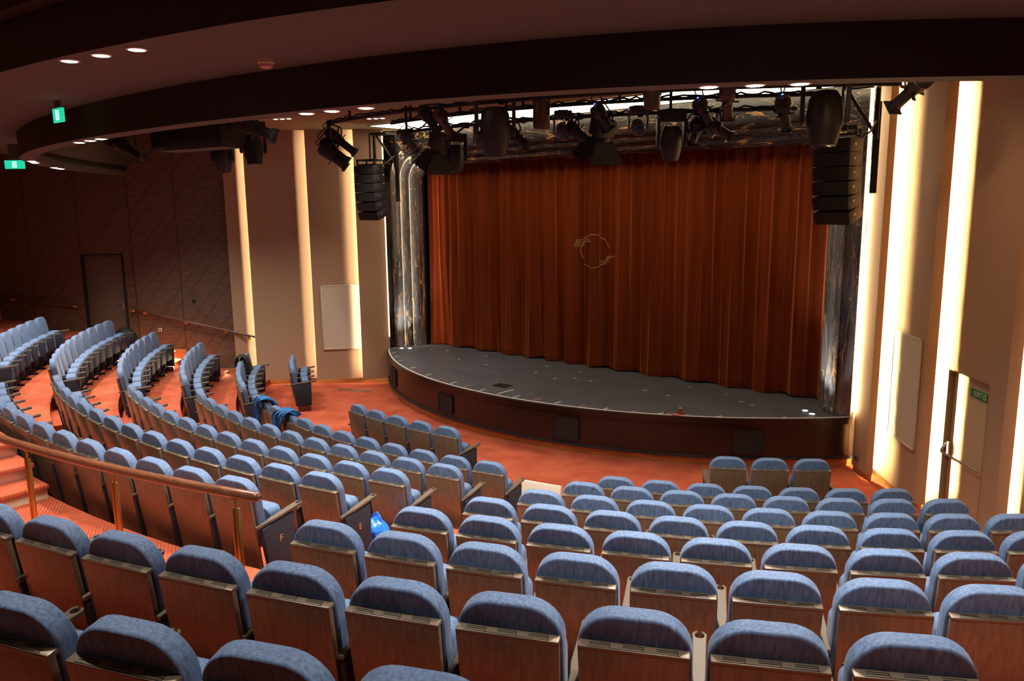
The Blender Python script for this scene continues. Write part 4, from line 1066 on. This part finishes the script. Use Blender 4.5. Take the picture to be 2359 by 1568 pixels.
def can_light(loc, s, label, m, hang):
    r = empty('can_light', loc, 0, label, 'stage light')
    MB().lathe([(.03*s, .30*s), (.15*s, .28*s), (.165*s, .20*s), (.165*s, -.18*s), (.15*s, -.24*s)], n=22).build('body', m, r)
    MB().lathe([(.145*s, -.235*s), (.10*s, -.225*s)], n=20).build('lens', m_lens, r)
    MB().tube([(-.19*s, 0, 0), (-.19*s, 0, .30*s), (0, 0, .36*s), (.19*s, 0, .30*s), (.19*s, 0, 0)], .012, 6).build('yoke', m_black, r)
    q_ = pipe_point(loc); MB().tube([(0, 0, min(.36*s, q_.z)), q_], .014, 8).box(q_, (.06, .06, .07)).build('clamp', m_black, r)
    return r
m_olive = mat('olive_can', (.10, .075, .045), .35, .3)
m_redcan = mat('reddish_can', (.075, .038, .030), .4, .2)
B1, B2 = 5.87, 5.72
VIEW = math.radians(40)
moving_head((1.86, -9.72, 5.50), 1.0, VIEW, math.radians(4), 'large black moving head hanging left of the curtain centre', hang=B1+.12)
moving_head((5.87, -8.10, 5.48), 1.0, math.radians(20), math.radians(-6), 'largest black moving head hanging above the right speaker array', m_char, hang=B1+.2)
moving_head((3.72, -8.05, 5.30), .72, VIEW, math.radians(5), 'black moving head hanging before the right half of the curtain', hang=B2)
moving_head((.37, -8.99, 5.20), .62, math.radians(60), math.radians(-4), 'black moving head hanging lowest beside the left corner of the arch', hang=B2)
moving_head((2.23, -8.62, 5.50), .50, VIEW, math.radians(-60), 'small grey moving head left of the middle of the bar', m_grey, m_char, hang=B2)
moving_head((.78, -8.80, 5.46), .50, VIEW, math.radians(-50), 'small grey moving head half hidden by the large black one', m_grey, m_char, hang=B2)
moving_head((3.31, -8.28, 5.50), .50, VIEW, math.radians(-70), 'small pale-edged moving head right of the barn door light', m_grey, m_char, hang=B2)
flood((2.80, -8.42, 5.52), VIEW + .5, math.radians(20), .95, 'large barn door light before the curtain centre', B2)
flood((-.22, -8.76, 5.48), VIEW + .6, math.radians(22), .95, 'large barn door light at the left end of the bar', B2)
profile((-1.02, -8.70, 5.52), (.75, .1, -.75), .44, 'grey profile light pointing down beside the left arch corner', m_grey, hang=B2)
profile((.47, -9.66, 5.72), (.5, .2, -.8), .46, 'left one of two profile lights high above the left barn door light', hang=B1)
profile((.72, -9.60, 5.66), (.2, .5, -.8), .46, 'right one of two profile lights high above the left barn door light', m_redcan, hang=B1)
profile((1.50, -8.82, 5.44), (.8, .15, -.6), .46, 'profile light with a blue indicator right of the large moving head', m_black, m_blueled, hang=B2)
can_light((2.38, -9.33, 5.64), .72, 'reddish can light hanging right of the large moving head', m_redcan, B1)
profile((2.92, -8.62, 5.64), (.3, .45, -.75), .42, 'profile light with a blue indicator above the barn door light', m_black, m_blueled, hang=B1+.02)
profile((2.42, -8.52, 5.46), (.7, .3, -.6), .44, 'profile light with a red indicator left of the barn door light', m_black, m_redled, hang=B2)
can_light((3.90, -8.91, 5.80), .66, 'olive can light hanging under the front bar', m_olive, B1+.15)
profile((4.18, -8.0, 5.66), (.2, .5, -.8), .42, 'profile light with a blue indicator right of the olive can', m_black, m_blueled, hang=B1+.02)
profile((4.28, -7.72, 5.44), (.6, .5, -.5), .40, 'lower profile light with a blue indicator before the marble header', m_char, m_blueled, hang=B2)
profile((3.98, -7.82, 5.42), (-.4, .4, -.6), .40, 'small profile light turned left beside the dark moving head', m_char, None, hang=B2)
profile((4.73, -8.42, 5.72), (-.15, .4, -.85), .50, 'profile light against the glowing ceiling panel', m_redcan, None, hang=B1)
profile((5.17, -7.62, 5.60), (.0, .45, -.85), .50, 'slim profile light with a blue indicator left of the largest moving head', m_char, m_blueled, hang=B1)
AIM = (.62, .48, -.62)
profile((-2.30, -9.20, 5.58), AIM, .66, 'uppermost of three profile lights above the left speaker array', m_black, hang=B1)
profile((-2.42, -9.26, 5.42), AIM, .62, 'middle one of three profile lights above the left speaker array', m_black, hang=B1)
profile((-2.32, -9.38, 5.30), AIM, .60, 'lowest of three profile lights above the left speaker array', m_char, hang=B1)
profile((-3.75, -12.48, 5.42), (.85, .1, -.35), .62, 'left one of two profile lights behind the ring on the far left', m_black, hang=5.60)
profile((-2.95, -12.68, 5.32), (.85, .2, -.42), .66, 'right one of two profile lights behind the ring on the far left', m_black, hang=5.60)
profile((.72, -12.85, 5.36), (.8, .5, -.36), .56, 'profile light right of the long black speaker', m_blackm, hang=5.60)
moving_head((.40, -12.66, 5.16), .56, math.radians(70), math.radians(-10), 'black moving head below the right end of the long speaker', m_blackm, hang=5.60)
moving_head((-.40, -12.62, 5.08), .52, math.radians(35), math.radians(8), 'dark moving head below the middle of the long speaker', m_char, m_blackm, hang=5.60)
profile((6.98, -8.60, 5.62), (-.8, .45, -.6), .62, 'profile light hanging beside the right wall', m_black, hang=5.95)
# long speaker behind the ring
sp_ = empty('hanging_speaker', (-.26, -13.02, 5.31), math.radians(8), 'long black speaker box hanging behind the ring on the left', 'speaker')
MB().box((0, 0, 0), (1.42, .40, .28)).build('cabinet', m_blackm, sp_, bevel=.01); MB().box((0, 0, -.158), (1.28, .32, .014)).build('bottom_panel', m_soffit, sp_)
MB().box((0, -.215, 0), (1.3, .012, .22)).build('grille', m_black, sp_); MB().tube([(-.4, 0, .15), (-.4, 0, .92)], .014, 8).tube([(.4, 0, .15), (.4, 0, .92)], .014, 8).build('hanger', m_blackm, sp_)

# ------------------------------------------------------------------ line arrays
def cabinet(c, rz, tilt, label, group, side=1):
    r = empty('line_array_cabinet', c, rz, label, 'speaker', group); r.rotation_euler = (tilt, 0, rz)
    mb = MB(); L = [(-.28, -.19), (.28, -.19), (.268, .02), (.235, .25), (-.235, .25), (-.268, .02)]
    mb.prism(L, lambda p: (p[0], p[1], -.094), lambda p: (p[0], p[1], .094)); mb.build('body', m_char, r, bevel=.006)
    MB().box((0, -.195, 0), (.545, .012, .176)).build('grille', m_blackm, r)
    MB().box((-.25, .12, .10), (.008, .05, .09)).build('link_plate', m_black, r); MB().box((.25, .12, .10), (.008, .05, .09)).build('link_plate', m_black, r)
    MB().box((-.252, -.2025, -.045), (.022, .004, .032)).build('badge', m_grey, r)
    for s_ in (-1, 1):
        q = rotz(math.radians(-85)*s_); MB().box((s_*.262, -.01, .012), (.075, .016, .034), q).build('handle', m_steel if s_ == side else m_slot, r)
    return r
NM = ['topmost', 'second', 'third', 'fourth', 'fifth', 'lowest']
def array(x, y, ztop, rz, lab, grp, side):
    tilt = 0; p = Vector((x, y, ztop - .10)); back = Vector((-math.sin(rz), math.cos(rz), 0))
    for i in range(6):
        cabinet(p, rz, tilt, '%s black cabinet of the %s' % (NM[i], lab), grp, side)
        nt = tilt + (0, .02, .05, .10, .13, 0)[i]; a = (tilt+nt)/2
        hinge = .196
        p = p + Vector((0, 0, -hinge*math.cos(a))) + back*(hinge*math.sin(a)*1.1) ; tilt = nt
    return p
array(-4.72, -6.55, 5.33, math.radians(12), 'left speaker array', 'left line array', 1)
array(5.53, -6.45, 5.30, math.radians(-12), 'right speaker array', 'right line array', 1)
def frame(x, y, rz, label, wall):
    r = empty('speaker_bracket', (x, y, 5.33), rz, label, 'bracket')
    mb = MB()
    for s_ in (-.24, .24): mb.box((s_, 0, .12), (.03, .40, .03)).box((s_, -.16, .06), (.03, .03, .12)).box((s_, .16, .06), (.03, .03, .12))
    mb.box((0, .18, .12), (.5, .03, .03)).box((0, -.18, .12), (.5, .03, .03)); mb.box((0, 0, .02), (.46, .36, .025)); mb.build('fly_frame', m_black, r)
    W_ = .40
    mb = MB().box((wall*.20, .25, .70), (W_+.05, .06, .06)).box((wall*W_, .40, .36), (.06, .06, .78)).box((wall*.05, .1, .40), (.045, .045, .62))
    mb.tube([(wall*.0, .25, .68), (wall*W_, .40, .02)], .026, 8).tube([(0, .0, .70), (0, 0, .12)], .02, 8).box((wall*.20, .05, .70), (W_+.05, .05, .05)).box((wall*W_, .22, .70), (.05, .36, .05))
    mb.build('wall_arm', m_black, r)
    MB().tube([(wall*.1, -.05, .06), (wall*.3, 0, -.02), (wall*.38, .1, .06), (wall*.40, .36, .22)], .014, 8).build('cable', m_black, r)
    MB().box((wall*.40, .45, -.15), (.09, .05, 1.30)).build('wall_plate', m_blackm, r)
    return r
frame(-4.72, -6.50, math.radians(12), 'black steel bracket holding the left speaker array', -1 if False else 1)
frame(5.53, -6.40, math.radians(6), 'black steel bracket holding the right speaker array', 1)
